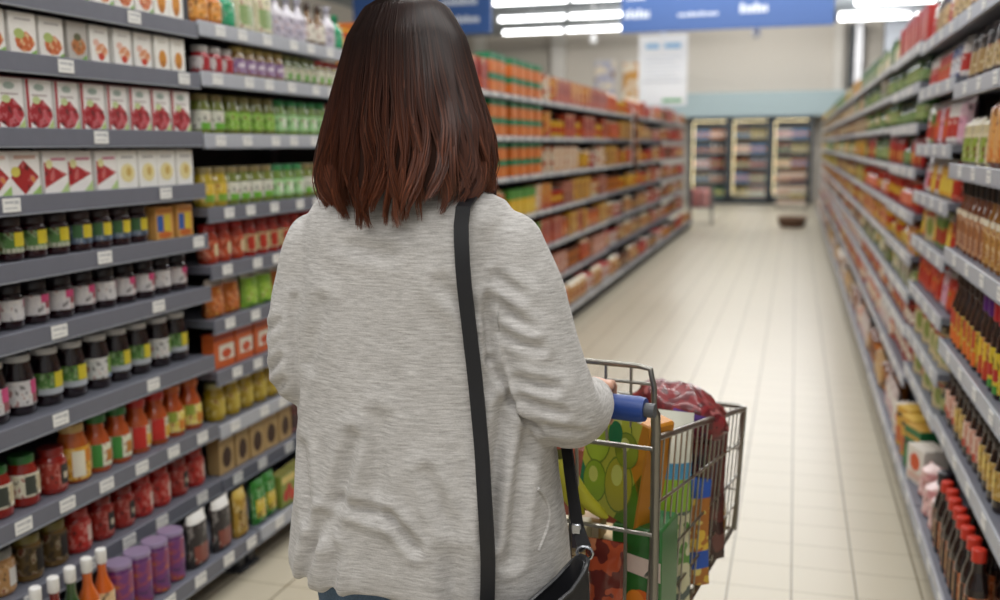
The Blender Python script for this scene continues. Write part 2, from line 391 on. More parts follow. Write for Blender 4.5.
# ------------------------------------------------------------------ shelving units
DG = mat('#686a75', 0.45); LG = mat('#a9acb4', 0.4); BACK = mat('#2b2c30', 0.7); UPR = mat('#3a3b40', 0.5); TAGM = mat('#e6e5e1', 0.45); KICK = mat('#26272a', 0.6)  # BACK is a darkened grey: shade behind the goods put into its colour
TAGTXT = mat('#b3b4b6', 0.5)
_tagme = {}
def tagmesh(wd):
    if wd not in _tagme:
        a = MB(); a.box(0, .002, -wd / 2, wd / 2, -.017, .017, TAGM); 
        a.box(.002, .0023, -wd * .4, wd * .1, .004, .010, TAGTXT); a.box(.002, .0023, -wd * .4, wd * .3, -.009, -.006, TAGTXT); a.box(.002, .0023, wd * .15, wd * .4, .002, .011, TAGTXT)
        _tagme[wd] = a.mesh('price_tag')
    return _tagme[wd]
UNITS = {}
def unit(side, num, y0, y1, levels, xl, xb, rail, tags=None, top=2.0, strip=False, label=''):
    """one gondola bay; local x points into the aisle. xl: upper lip distance, xb: base lip distance (absolute world |x|)"""
    sg = 1 if side == 'left' else -1
    W = y1 - y0; yc = (y0 + y1) / 2
    xback = (xl - 0.46) if side == 'left' else (xl + 0.46)
    t = empty('shelving_unit', (xback, yc, 0), 0 if side == 'left' else math.pi)
    tag(t, label, 'shelf unit', 'supermarket shelving units')
    dl = abs(xl - xback); db = abs(xb - xback); hw = W / 2
    a = MB(); a.box(-.02, .0, -hw + .002, hw - .002, .1, top, BACK); ob('back_panel', a, t)
    for s in (-1, 1):
        a = MB(); a.box(0, .045, s * (hw - .013) - .012, s * (hw - .013) + .012, 0, top, UPR); ob('upright', a, t)
        a = MB(); a.box(db - .10, db - .06, s * (hw - .03) - .02, s * (hw - .03) + .02, 0, levels[0] - .03, UPR, .003); a.box(db - .115, db - .045, s * (hw - .03) - .028, s * (hw - .03) + .028, 0, .012, UPR); ob('foot', a, t)
    if side == 'right' or num > 2:
        a = MB(); a.box(db - .06, db - .05, -hw, hw, 0.0, levels[0] - .045, KICK); ob('kick_plate', a, t)
    for i, z in enumerate(levels):
        d = db if i == 0 else dl
        rm = rail[i] if isinstance(rail, (list, tuple)) else rail
        a = MB(); a.box(.002, d - .008, -hw + .004, hw - .004, z - .025, z, DG)
        s_ = ob('shelf', a, t)
        a = MB(); rh = .042 if num < 4 else .027; a.box(d - .008, d, -hw + .003, hw - .003, z - rh, z + .004, rm, .0015); a.box(d - .012, d + .002, -hw + .003, hw - .003, z - rh - .004, z - rh, mat('#8d9097', .4))
        if strip and not (num > 6 and i % 2):
            r2 = random.Random(num * 31 + i); y = -hw + .05
            while y < hw - .12:
                wd = r2.uniform(.05, .12); a.box(d, d + .0015, y, y + wd, z - rh + .004, z - .002, TAGM); y += wd + r2.uniform(.03, .22)
        ob('price_rail', a, s_)
        if tags:
            for yt in tags(i): 
                wd = .058
                o = ob('price_tag', tagmesh(wd), s_); o.location = (d + .0005, yt * sg - (0), z - .019)
    UNITS[(side, num)] = dict(y0=y0, y1=y1, levels=levels, xl=xl, xb=xb, top=top)
    return t
def unitname(side, num): return '%s %s unit' % (ORD[num], side)
def shelfname(u, i):
    n = len(u['levels'])
    return 'bottom shelf' if i == 0 else ('top shelf' if i == n - 1 else '%s shelf up' % ORD[i + 1])
COUNT = {}
NPROD = [0]
def row(side, num, i, items, y0, y1, back=0.02, detail=False, gap=None, jit=0.004, stack=1, yaw=0.0, start=0, shuffle=False):
    """items: list of (spec, count); placed from the near end y0 to the far end y1"""
    u = UNITS[(side, num)]; z = u['levels'][i] + .0006
    lip = u['xb'] if i == 0 else u['xl']
    flat = [s for s, c in items for _ in range(c)]
    if shuffle: random.Random(num * 7 + i).shuffle(flat)
    tot = sum(s.w for s in flat); g = (y1 - y0 - tot) / max(1, len(flat))
    while g < 0.001 and len(flat) > 1: flat.pop(); tot = sum(s.w for s in flat); g = (y1 - y0 - tot) / len(flat)
    y = y0
    for k, s in enumerate(flat):
        yc = y + g / 2 + s.w / 2; y += s.w + g
        dz = 0.0
        gap_ = (u['levels'][i + 1] - u['levels'][i] - (.052 if num < 4 else .035)) if i + 1 < len(u['levels']) else 9
        hh = max([v[2] for v in s.main.v] + [v[2] for _, b in s.parts for v in b.v]); sc = min(1.0, gap_ / (hh * stack + .001 * stack))
        if i == 0 and side == 'left' and num < 3: sc = 1.0
        for lv in range(stack):
            depth = max(abs(v[0]) for v in s.main.v)
            off = depth + back + rnd.uniform(0, .006)
            x = lip - off if side == 'left' else lip + off
            rz = (0 if side == 'left' else math.pi) + yaw + rnd.uniform(-.05, .05) * (1 if detail else .6)
            if detail and s.parts:
                me, ps = s.meshes(); o = ob(s.name, me, None, (x, yc + rnd.uniform(-jit, jit), z + dz), rz)
                for n, pm in ps: ob(n, pm, o)
            else:
                o = ob(s.name, s.one(), None, (x, yc + rnd.uniform(-jit, jit), z + dz), rz)
            pre = '' if stack == 1 else ('lower ', 'upper ', 'third-tier ')[lv]
            tag(o, '%s%s, %s nearest on %s, %s' % (pre, s.look, ORD[start + k + 1], shelfname(u, i), unitname(side, num)), s.cat,
                '%ss on %s of the %s' % (s.name.replace('_', ' '), shelfname(u, i), unitname(side, num)))
            NPROD[0] += 1
            o.scale = (1, 1, sc); dz += (hh + .001) * sc
# ------------------------------------------------------------------ the left run of shelving
LXL, LXB = -1.85, -1.71
LV1 = [0.14, 0.305, 0.506, 0.743, 0.976, 1.151, 1.316, 1.483, 1.667, 1.827]
LV2 = [0.14, 0.30, 0.49, 0.677, 0.856, 1.041, 1.233, 1.476, 1.677, 1.836]
LVC = [0.14, 0.358, 0.652, 0.937, 1.221, 1.495, 1.772]
def y_l1(k): # tag spots measured on the first unit, local y
    T = {9: (.30,), 8: (-.28, -.0, .53), 7: (.12,), 6: (-.23, .40), 5: (.1, .56), 4: (-.1, .33), 3: (-.38, -.12, .28), 2: (-.42, -.28, -.12, .04, .2, .36, .52), 1: (-.45, -.27, -.05, .12, .28, .5), 0: (-.5, -.38, -.22, -.06, .1, .26, .42, .56)}
    return T.get(k, ())
unit('left', 1, 1.61, 2.855, LV1, LXL, LXB, DG, y_l1, 2.05, label='grey shelving unit of cartons, jars and bottles nearest the camera at left')
def y_l2(k): return [-.5 + .17 * j + (.03 if (j + k) % 3 == 0 else 0) for j in range(7 if k not in (0,) else 6)]
unit('left', 2, 2.858, 4.05, LV2, LXL, LXB, [LG, DG, LG, DG, DG, DG, DG, LG, LG, LG], y_l2, 2.05, label='silver-railed shelving unit of pickle jars, second from the camera at left')
LU = [(3, 4.053, 5.30), (4, 5.303, 6.55), (5, 6.553, 7.80), (6, 7.803, 9.02), (7, 9.023, 10.25), (8, 10.253, 11.5), (9, 11.503, 12.75), (10, 12.753, 14.0), (11, 14.003, 15.25), (12, 15.253, 16.5), (13, 16.503, 17.75)]
for n, a_, b_ in LU:
    unit('left', n, a_, b_, LVC, LXL, LXB + .02, mat('#a3a6ac', .4) if n < 8 else DG, None, 1.86 if n < 8 else 1.84, strip=True, label='long-run shelving unit, %s from the camera in the left run' % ORD[n])
RXL, RXB = 0.50, 0.445
RV1 = [0.14, 0.48, 0.758, 1.075, 1.357, 1.617, 1.842]
RV2 = [0.14, 0.345, 0.47, 0.625, 0.825, 1.032, 1.223, 1.42, 1.648, 1.843]
RV2 = [0.14, 0.46, 0.625, 0.825, 1.032, 1.223, 1.42, 1.648, 1.843]
RVC = [0.14, 0.38, 0.60, 0.76, 0.93, 1.115, 1.315, 1.512, 1.69, 1.862]
def y_r(k): return [-.38 + .25 * j for j in range(4)]
unit('right', 1, 2.45, 3.68, RV1, RXL, RXB, LG, y_r, 2.1, label='shelving unit of dark sauce bottles nearest the camera at right')
unit('right', 2, 3.683, 4.70, RV2, RXL, RXB, LG, y_r, 2.1, label='shelving unit of bright pouches, second from the camera at right')
RU = [(3 + k, 4.703 + 1.25 * k, 5.95 + 1.25 * k) for k in range(14)]
for n, a_, b_ in RU:
    unit('right', n, a_, b_, RVC, RXL, RXB, LG, None, 2.0, strip=True, label='shelving unit of mixed groceries, %s from the camera in the right run' % ORD[n])
# ------------------------------------------------------------------ left unit one, shelf by shelf from the bottom
GB, TX = '#8fa49a', '#c9b9bb'
WHT = '#e9e5df'
# cartons
fruit = [carton('white carton with orange fruit print', .088, .05, .135, WHT, [('berry', .05, .32, .75, .5, ink('#c4612c', 60, '#d9c48a')), ('round', -.15, .5, .4, .25, '#a9b86a'), ('rect', 0, .85, .6, .05, '#b8b3b0'), ('tri', .3, .08, .35, .16, '#7fae4b')], flap='#d8d4ce'),
         carton('white carton with peach print', .078, .05, .133, '#efece6', [('berry', .08, .35, .7, .42, ink('#d88a5c', 60, '#e8d0b8')), ('round', .05, .2, .35, .2, '#c8432c'), ('rect', 0, .84, .55, .05, '#c9c3be'), ('round', -.2, .55, .35, .2, '#e4b9a6')], flap='#d8d4ce'),
         carton('grey carton with brown fruit print', .074, .05, .128, '#b9b4ad', [('berry', .05, .4, .8, .5, ink('#b06a33', 60, '#4f5a2c')), ('round', .0, .62, .4, .2, '#5b5b3c'), ('tri', .25, .1, .4, .18, '#6fa545')], flap='#9d978f'),
         carton('white carton with pineapple print', .072, .05, .132, '#f0ede5', [('round', .0, .36, .55, .5, '#d08a2a'), ('round', .0, .2, .35, .2, '#b5701d'), ('rect', 0, .84, .5, .05, '#ccc6b8')], flap='#d8d4ce')]
berry = carton('white and red berry tea carton', .094, .055, .142, '#ece9e6', [('rect', -.44, .5, .12, 1.0, '#a3232b'), ('berry', .02, .3, .95, .6, ink('#9e1622', 50, '#c4505a')), ('round', -.12, .58, .3, .16, '#c2cf96'), ('round', 0, .84, .4, .14, '#9fada4'), ('rect', 0, .68, .6, .03, '#b2a4a4'), ('tri', .36, .1, .28, .22, '#b9cf86')], flap='#8d2630')
diam = carton('white carton with red diamond', .094, .055, .128, '#ece8e4', [('arrow', -.02, .45, .95, .62, ink('#a81f24', 50, '#c9605a')), ('round', -.28, .7, .28, .22, '#d8d39a'), ('rect', .1, .82, .6, .06, '#c46f86'), ('tri', .3, .14, .4, .28, '#b4cc8c')], flap='#d9cfca')
diam2 = carton('white carton with wide red leaf', .10, .055, .126, '#ece8e4', [('dia', -.05, .42, 1.0, .8, ink('#a62224', 50, '#d08a4a')), ('round', -.32, .55, .3, .24, '#d3c65c'), ('rect', .0, .88, .7, .08, '#d9b6a8'), ('tri', .32, .12, .36, .24, '#9fc270')], flap='#d9cfca')
cream = carton('cream carton with pale yellow print', .088, .055, .122, '#eceae4', [('round', .0, .42, .7, .5, '#e2d49a'), ('round', .05, .45, .25, .25, '#c9a95c'), ('rect', 0, .84, .6, .06, '#b9b7b4')], flap='#dcd8d0')
boxy = carton('orange carton with blue and yellow print', .088, .055, .10, '#d9a35a', [('rect', -.25, .5, .35, .5, '#2f5ea6'), ('rect', .15, .5, .35, .55, '#dcc13a'), ('rect', 0, .88, .9, .14, '#c67f3b'), ('berry', 0, .15, .8, .22, '#c9692c')], flap='#c98d4e')
jamg = jar('dark jam jar with green yellow label', .036, .112, '#2c0d12', '#2a2022', '#4f7a3a', [(-25, 38, .3, 1, '#d8c42c'), (-70, 45, 0, .22, '#b9b9a4'), (40, 75, 0, 1, '#c9cabb')], lh=.018)
jamb = jar('dark jam jar with blue yellow label', .036, .112, '#2c0d12', '#332628', '#5d6f86', [(-25, 38, .3, 1, '#d8c42c'), (-70, -30, .3, 1, '#3f6b3d'), (40, 75, 0, 1, '#c9cabb')], lh=.018)
jamp = jar('dark jam jar with pink label', .038, .115, '#210a10', '#17131a', '#d8d3d3', [(-18, 40, .62, 1, '#d2477c'), (0, 36, .3, .66, '#9c4a52')], lh=.02)
jamw = jar('dark jam jar with white label', .038, .115, '#210a10', '#17131a', '#dad6d6', [(25, 60, .62, 1, '#d06c8e')], lh=.02)
tallp = jar('tall dark jar with pink label', .042, .158, '#1b0d14', '#cfcfd0', '#d5d2d2', [(-5, 42, .45, 1, '#cf4a80'), (0, 40, .1, .45, '#93555a')], lh=.014, lr=.78, lz=(.16, .58), sh=.66)
tally = jar('tall dark jar with yellow green label', .042, .158, '#1b0d14', '#cfcfd0', '#4c7b34', [(-20, 36, .3, 1, '#d4c32d'), (-80, 40, 0, .28, '#b4b9c0')], lh=.014, lr=.78, lz=(.2, .58), sh=.66)
tallw = jar('tall dark jar with white green label', .042, .158, '#1b0d14', '#cfcfd0', '#d4d3d1', [(5, 50, .2, 1, '#7f9f3a'), (5, 50, 0, .2, '#7c8aa4')], lh=.014, lr=.78, lz=(.2, .58), sh=.66)
oj = lambda look, lid, lab, pt: bottle(look, .040, .168, '#b7501c', lid, lab, pt, nr=.62, nz=.55, ch=.02, lz=(.10, .50))
ora = [oj('orange sauce bottle with green cap', '#2f6f35', '#d9d9bd', [(-10, 30, .2, .7, '#b9772a'), (-70, -30, 0, 1, '#3f8a3a')]), oj('orange sauce bottle with red cap', '#b3231f', '#d8cdb0', [(-70, -10, 0, 1, '#c32a22'), (-5, 30, .1, .6, '#d9a72c')]),
       oj('orange sauce bottle with yellow label', '#b55a26', '#dcc85a', [(-20, 25, .1, .55, '#c97a26'), (-70, -30, .5, 1, '#8fa03a')])]
bigy = jar('orange jar with big yellow label', .046, .165, '#b85a20', '#c9a86a', '#dba21e', [(-50, -5, .1, .9, '#e2dcc8'), (0, 30, .5, .9, '#c9761c')], lh=.02, lz=(.06, .62), lr=.7, sh=.62)
redg = jar('red sauce jar with green lid', .042, .135, '#8e1f14', '#2c6a30', '#d5cfba', [(-40, 0, .1, .9, '#3a3f38'), (5, 40, .2, .9, '#c3b694')], lh=.018, lr=.74, sh=.7)
redr = jar('red sauce jar with dark label', .040, .125, '#8a1c14', '#7e1b15', '#992a1e', [(-12, 32, .15, .9, '#2c2a28'), (0, 24, .35, .6, '#c9bba4')], lh=.018, lr=.8, lz=(.12, .7))
redw = jar('red sauce jar with pale label', .040, .125, '#a3211a', '#a32420', '#b62b20', [(0, 40, .2, .85, '#d8b9ac')], lh=.018, lr=.8, lz=(.12, .7))
tanj = jar('tan spread jar', .044, .12, '#a97c4c', '#8a8a84', '#b98c5a', [(-5, 45, .15, .75, '#dcd8d0')], lh=.02, lr=.85, lz=(.1, .75))
olij = jar('brown pickle jar with dark label', .040, .125, '#6e5324', '#7d7238', '#564320', [(-15, 30, .1, .9, '#24211c')], lh=.02, lr=.85, lz=(.15, .75))
scb = lambda look, c, lab: bottle(look, .029, .225, c, '#e8e6e2', lab, None, nr=.42, nz=.55, ch=.034, lz=(.08, .48))
sauc = [scb('dark red sauce bottle with white cap', '#6f1410', '#c9a07c'), scb('green sauce bottle with white cap', '#2f4a22', '#a8b890'), scb('orange sauce bottle with white cap', '#c25a14', '#dcb98c')]
purp = jar('purple can with orange label', .039, .155, '#5e2a66', '#8a7a96', printed(['#4e2458', '#6b2c6e', '#8a3a5a', '#b5632c'], 34, .4), None, lh=.01, lr=.95, lz=(.04, .84), sh=.93, name='can', cat='can')
blkp = pouch('black and white pouch', .10, .05, .17, '#2a2527', printed(['#5a2a24', '#7c3b30', '#c9bcae'], 30), '#dcdad6', box=(-.4, .4, .1, .45))
ringp = carton('brown carton with white ring', .10, .05, .15, '#6d4a33', [('rect', 0, .35, .95, .6, '#3a2c3a'), ('round', .1, .6, .5, .36, '#dcdce6'), ('round', .1, .6, .3, .2, '#4c5d9a'), ('berry', .0, .2, .7, .26, '#7c2a34')], flap='#8f6a48')
yelp = pouch('mustard yellow pouch', .075, .05, .16, '#a8842a', '#8a6a1e', '#b59a4a')
grnp = pouch('green and yellow pouch', .075, .05, .155, '#2f7a2c', '#c9b034', '#276a24')
snack = carton('snack carton with red berries', .10, .05, .12, '#7d8a3a', [('rect', 0, .85, .95, .22, '#c9b46a'), ('round', -.2, .35, .4, .36, '#b3261f'), ('round', .22, .3, .4, .36, '#c23a28'), ('round', .02, .55, .36, .3, '#a82a1c')], flap='#6d6a2e')
Y0, Y1 = 1.80, 2.82
D = dict(detail=True)
row('left', 1, 9, [(fruit[1], 4), (fruit[0], 4), (fruit[3], 2)], 1.95, Y1, **D)
row('left', 1, 8, [(fruit[0], 3), (fruit[2], 1), (fruit[1], 3), (fruit[3], 2)], 1.96, Y1, **D)
row('left', 1, 7, [(berry, 9)], 1.90, Y1, **D)
row('left', 1, 6, [(diam2, 2), (diam, 3), (cream, 4)], 1.93, Y1, **D)
row('left', 1, 5, [(jamg, 5), (jamb, 4), (boxy, 2)], 1.84, Y1, back=.03, **D)
row('left', 1, 4, [(jamw, 1), (jamp, 1), (jamw, 1), (jamp, 3), (jamw, 1), (jamp, 2), (jamw, 1), (jamp, 1)], 1.83, Y1, back=.04, **D)
row('left', 1, 3, [(tallp, 3), (tally, 2), (tallw, 1), (tally, 2), (tallw, 1), (tally, 1)], 1.83, Y1, back=.05, **D)
row('left', 1, 2, [(bigy, 1), (redg, 2), (redr, 1), (bigy, 1), (ora[0], 2), (ora[1], 2), (ora[2], 2)], 1.80, Y1 + .02, back=.03, **D)
row('left', 1, 1, [(tanj, 2), (olij, 2), (redw, 1), (redr, 2), (redw, 2), (redr, 1), (redw, 1)], 1.78, Y1 + .02, back=.03, **D)
row('left', 1, 0, [(sauc[0], 2), (sauc[1], 1), (sauc[2], 2)], 1.85, 2.155, jit=.0, **D)
row('left', 1, 0, [(purp, 4)], 2.158, 2.482, jit=.0, start=5, **D)
row('left', 1, 0, [(blkp, 2), (ringp, 1)], 2.485, 2.755, jit=.0, start=9, **D)
row('left', 1, 0, [(yelp, 1)], 2.758, 2.842, jit=.0, start=12, **D)
# ------------------------------------------------------------------ left unit two
pk = lambda look, body, lid, lab, pt=None, r=.035, h=.135: jar(look, r, h, body, lid, lab, pt, lh=.018, lr=.8, lz=(.14, .6), sh=.72)
pick = [pk('pickle jar with white label', '#77803a', '#8a7a4a', '#d8d8c8', [(-50, 40, 0, .35, '#6fae3a')]), pk('pickle jar with lime label', '#6b7030', '#7d7440', '#86b83a'), pk('pickle jar with green lid', '#6f8a3e', '#2f8a4c', '#9cd08a', [(-20, 20, .2, .8, '#e2e8d4')]),
        pk('yellow pickle jar', '#b39a2c', '#8b7a4a', '#d6b43a', [(-50, 40, 0, .4, '#7da63a')]), pk('pickle jar with red lid', '#8a8440', '#b32a24', '#d9ceb4')]
toms = [pk('tomato sauce jar with red lid', '#a8361c', '#a82420', '#c2502a', [(-12, 24, .15, .8, '#dccaa0')]), pk('red pepper sauce jar', '#a3281a', '#8c2018', '#d8c48e', [(-50, 0, .1, .9, '#b8321e')])]
smal = [pk('small jar with purple label', '#8c6a34', '#b5a05a', '#8f6f9c', [(-40, 40, .4, .7, '#dccfd8')], .032, .11), pk('small jar with green label', '#5d6a38', '#6c7340', '#cfd0b4', [(-30, 30, 0, .5, '#5f9a3c')], .031, .108), pk('small jar with red lid', '#8a7a3c', '#b32f2a', '#d9d9c4', [(-30, 30, 0, .5, '#6fa83c')], .031, .108), pk('small red and white tin', '#a3222a', '#b9b4b0', '#d4c9c8', [(-35, 20, 0, 1, '#a8222c')], .034, .09)]
topb = [bottle('brown bottle with white label', .03, .17, '#6a4a24', '#3a2a20', '#d9d2c4', nz=.6), bottle('pale bottle with lilac label', .032, .175, '#c9c4cc', '#8d8a94', '#b7b0c0', nz=.62), bottle('orange bottle with orange label', .03, .15, '#b86a20', '#b0792c', '#d9923a', nz=.6), bottle('green capped bottle', .034, .15, '#1f8a5c', '#1f7a50', '#2f9a6a', nz=.66)]
beig = pouch('beige pouch with green print', .11, .06, .16, '#c9c3a0', printed(['#b9b48a', '#8aa06a', '#d8d2b8'], 30))
bagor = pouch('orange snack pouch with white top', .10, .06, .145, printed(['#c9742a', '#b3601c', '#d99a3c'], 25), '#c4641c', '#d9cfc4', crinkle=.003)
baggr = pouch('lime snack pouch with white top', .10, .06, .145, printed(['#6fa02a', '#8ab83a', '#4f8a24'], 25), '#9cc43a', '#d4d6c4', crinkle=.003)
pastab = carton('orange and white pasta carton', .12, .05, .12, '#d0622c', [('rect', .1, .45, .75, .45, '#ddd4c4'), ('berry', .1, .4, .5, .3, '#c44a22'), ('rect', 0, .9, .98, .16, '#a33a20')], flap='#a33a20')
pastag = carton('white and green pasta carton', .12, .05, .12, '#d9d4c4', [('berry', -.15, .5, .6, .6, '#2f8a3c'), ('round', .2, .5, .35, .35, '#e0a02a'), ('rect', 0, .1, .98, .16, '#c4502a')], flap='#9fb48a')
oilj = pk('yellow oil jar', '#a68a1e', '#a8a068', '#b59a2e', [(-25, 20, .1, .9, '#c4ae4a')], .038, .145)
oilp = carton('plum jar carton with gold rim', .085, .05, .13, '#a89048', [('round', 0, .4, .7, .6, '#4a1a2c')], flap='#a08a50')
winb = carton('tan carton with dark round window', .095, .05, .135, '#b99a68', [('round', .0, .42, .62, .58, '#3c2018'), ('rect', 0, .88, .9, .1, '#a88a58')], flap='#a8895a')
drkr = pouch('dark red pouch', .08, .05, .14, '#5a1a20', printed(['#8c1f22', '#3a1a24', '#a8322a'], 30))
A0, A1 = 2.90, 4.02
row('left', 2, 9, [(topb[2], 2), (topb[3], 1), (beig, 2), (topb[1], 3), (topb[0], 2), (topb[1], 1), (topb[3], 1)], A0, A1, **D)
row('left', 2, 8, [(smal[3], 3), (smal[0], 5), (smal[1], 4), (smal[2], 4)], A0, A1, **D)
row('left', 2, 7, [(pick[0], 2), (pick[1], 4), (pick[2], 5), (pick[4], 1), (pick[0], 1)], A0, A1, back=.03, **D)
row('left', 2, 6, [(pick[3], 2), (pick[0], 4), (pick[2], 3), (pick[0], 5)], A0, A1, back=.03, **D)
row('left', 2, 5, [(toms[0], 3), (toms[1], 4), (toms[0], 6)], A0, A1, back=.03, **D)
row('left', 2, 4, [(bagor, 2), (baggr, 2), (bagor, 3), (baggr, 3)], A0, A1, back=.03, **D)
row('left', 2, 3, [(pastab, 3), (pastag, 3), (pastab, 2)], A0, A1 - .06, back=.03, **D)
row('left', 2, 2, [(oilj, 5), (oilp, 2), (oilj, 5)], A0, A1, back=.03, **D)
row('left', 2, 1, [(winb, 5), (drkr, 7)], A0, A1, back=.03, **D)
row('left', 2, 0, [(grnp, 2), (snack, 8)], 2.875, 3.90, back=.02, **D)
# ------------------------------------------------------------------ the rest of the left run
def simple_carton(look, w, h, base, acc, top=None, name='carton'):
    sp = carton(look, w, .10, h * .64 if top else h, base, [('rect', 0, .45, .8, .6, acc)], name=name, cat='carton', bev=0)
    if top:
        sp.main.box(-.05, .05, -w / 2, w / 2, h * .64, h, mat(top, .4))
    return sp
def printed_pack(look, w, h, cols, seed, sc=14): return carton(look, w, .10, h, printed(cols, sc, .4, seed), [], bev=0, name='carton', cat='carton')
noo = simple_carton('orange noodle carton with green top', .17, .125, '#cf6a26', '#d67c34', '#1f7a50')
yelc = simple_carton('yellow carton with green band', .17, .19, '#d6aa1e', '#dcb93a', '#4a8a34')
fl = [printed_pack('orange and yellow carton', .15, .2, ['#b9601a', '#cf9026', '#b03a16', '#d9b46a'], 1), printed_pack('red and orange carton', .15, .2, ['#a82a1c', '#c4542a', '#8f1f1a', '#d0a880'], 2), printed_pack('white and orange carton', .15, .2, ['#d0c2ac', '#c9864a', '#d6ceb8', '#b9542a'], 3),
      printed_pack('red and white carton', .15, .18, ['#a02a24', '#c99a80', '#b03c2a', '#d9c8b4'], 4), printed_pack('pink and brown carton', .15, .19, ['#a85a44', '#8a4028', '#c08068', '#6f341f'], 5), printed_pack('golden yellow carton', .15, .2, ['#c08a16', '#d0a02e', '#9a5c16', '#b03c1c'], 6)]
flp = [pouch('orange snack pouch', .16, .09, .2, printed(['#c0621c', '#b0401c', '#cf8a2e'], 12), '#b9481c', '#c99a5a'), pouch('red snack pouch', .16, .09, .2, printed(['#a3241c', '#b9502e', '#7a1a16'], 12), '#cfa06a', '#9c2a22'), pouch('brown snack pouch', .16, .09, .19, printed(['#7a4a26', '#a06a38', '#58321e'], 12), '#c09a60', '#764a2c'), pouch('cream snack pouch', .16, .09, .19, printed(['#c9b48a', '#b98a50', '#d6c8a6'], 12), '#a35c2a', '#c9bda0')]
flj = [jar('amber jar with pale label', .05, .18, '#98581c', '#b59a6a', '#cfb88c', seg=10), jar('red jar with cream label', .05, .18, '#961f14', '#a33020', '#d0b894', seg=10), jar('green jar with lime label', .05, .18, '#335a2a', '#265a30', '#8aa848', seg=10)]
def tin(look, r, h, lab, band, rim='#b9b9b4'):
    a = MB(); a.lathe([(r * .96, 0), (r, .004), (r, h * .3)], mat(lab, .35, coat=.3), 12); a.lathe([(r, h * .3), (r, h * .62)], mat(band, .35, coat=.3), 12, caps=False); a.lathe([(r, h * .62), (r, h - .005)], mat(lab, .35, coat=.3), 12, caps=False); a.lathe([(r * 1.01, h - .006), (r * 1.01, h), (r * .92, h), (r * .9, h - .004)], mat(rim, .3, 1.0), 12)
    return Spec('tin', 'tin', look, 2 * r, a)
def tub(look, r, h, lab, lid):
    a = MB(); a.lathe([(r * .74, 0), (r * .95, h * .9)], mat(lab, .4), 12); a.lathe([(r, h * .88), (r, h * .98), (r * .94, h)], mat(lid, .4), 12); a.lathe([(r * .82, h * .3), (r * .90, h * .66)], mat(lid, .4), 6, -.6, .6, caps=False)
    return Spec('tub', 'tub', look, 2 * r, a)
def packet(look, w, h, c1, c2, c3):
    a = pouch_mb(w, .045, h, lambda u, v: mat(c2, .35) if (v > .7 or v < .12) else (mat(c3, .35) if abs(u) < .25 and v < .5 else mat(c1, .35)), nu=6, nv=8, crinkle=.002)
    return Spec('packet', 'packet', look, w, a)
tins = [tin('red tin with gold band', .055, .14, '#a3241c', '#c9982e'), tin('yellow tin with red band', .055, .14, '#c9981c', '#a83020'), tin('orange tin with white band', .055, .15, '#b9561c', '#d6c8b0'), tin('green tin with cream band', .055, .14, '#3f6a30', '#c9bc90'), tin('brown tin with tan band', .055, .14, '#6a3c22', '#b08a58')]
tubs = [tub('cream tub with orange lid', .07, .15, '#cfbe98', '#b9582a'), tub('red tub with white lid', .07, .15, '#a82c24', '#d9cfc0'), tub('orange tub with brown lid', .07, .16, '#c07028', '#6a3a20'), tub('white tub with red lid', .07, .15, '#d6cfc4', '#a82c28'), tub('green tub with yellow lid', .07, .15, '#4a7030', '#c9a030')]
pkt = [packet('red packet with yellow print', .13, .17, '#a82420', '#8a1c1c', '#d0a034'), packet('yellow packet with red print', .13, .17, '#c9981e', '#b07c1a', '#a32c20'), packet('orange packet with cream print', .13, .17, '#bc5c1e', '#9a4418', '#d6c49a'), packet('white packet with pink print', .13, .17, '#d6cdc6', '#c0b0ac', '#b0607a'), packet('brown packet with cream print', .13, .17, '#70462a', '#523020', '#c9b48c'), packet('green packet with white print', .13, .17, '#3f7034', '#2c5428', '#d0cdb8')]
def mixrow(side, n, i, pool, y0, y1, cnt, hmax, seed, stack=1, back=.02):
    r2 = random.Random(seed); it = []; left = cnt
    while left > 0:
        c = min(left, r2.choice((1, 2, 2, 3))); it.append((r2.choice(pool), c)); left -= c
    it2 = []
    for s, c in it:
        it2.append((s, c))
    row(side, n, i, it2, y0, y1, back=back, stack=stack)
def fit(pool, hmax): return [s for s in pool if max(v[2] for v in s.main.v) + .01 < hmax]
# fifth to seventh units: noodle cartons then mixed
for i in (6, 5, 4):
    row('left', 5, i, [(noo, 4)], 6.60, 7.50, stack=2)
row('left', 5, 6, [(fl[2], 1)], 7.56, 7.76, start=4)
row('left', 5, 5, [(fl[0], 1)], 7.56, 7.76, start=4)
row('left', 5, 4, [(fl[2], 1)], 7.56, 7.76, start=4)
row('left', 5, 3, [(yelc, 4), (fl[2], 1), (fl[0], 2)], 6.58, 7.76)
row('left', 5, 2, [(fl[5], 3), (yelc, 2), (fl[1], 2)], 6.6, 7.76)
row('left', 5, 0, [(flp[2], 3), (flp[0], 3)], 6.6, 7.76)
row('left', 5, 1, [(fl[3], 5), (fl[1], 2)], 6.6, 7.76)
for i in (6, 5, 4):
    mixrow('left', 4, i, [fl[1], fl[5], pkt[0], tins[2]], 5.34, 6.10, 4, .25, 40 + i)
    row('left', 4, i, [(noo, 2)], 6.12, 6.5, stack=2, start=4)
for i in range(7):
    mixrow('left', 3, i, [fl[0], tubs[1], tins[1], pkt[2], fl[4]], 4.08, 5.27, 6, .25, 30 + i)
    if i < 4: mixrow('left', 4, i, [fl[5], yelc, tins[0], pkt[1], flp[0]], 5.34, 6.52, 6, .25, 44 + i)
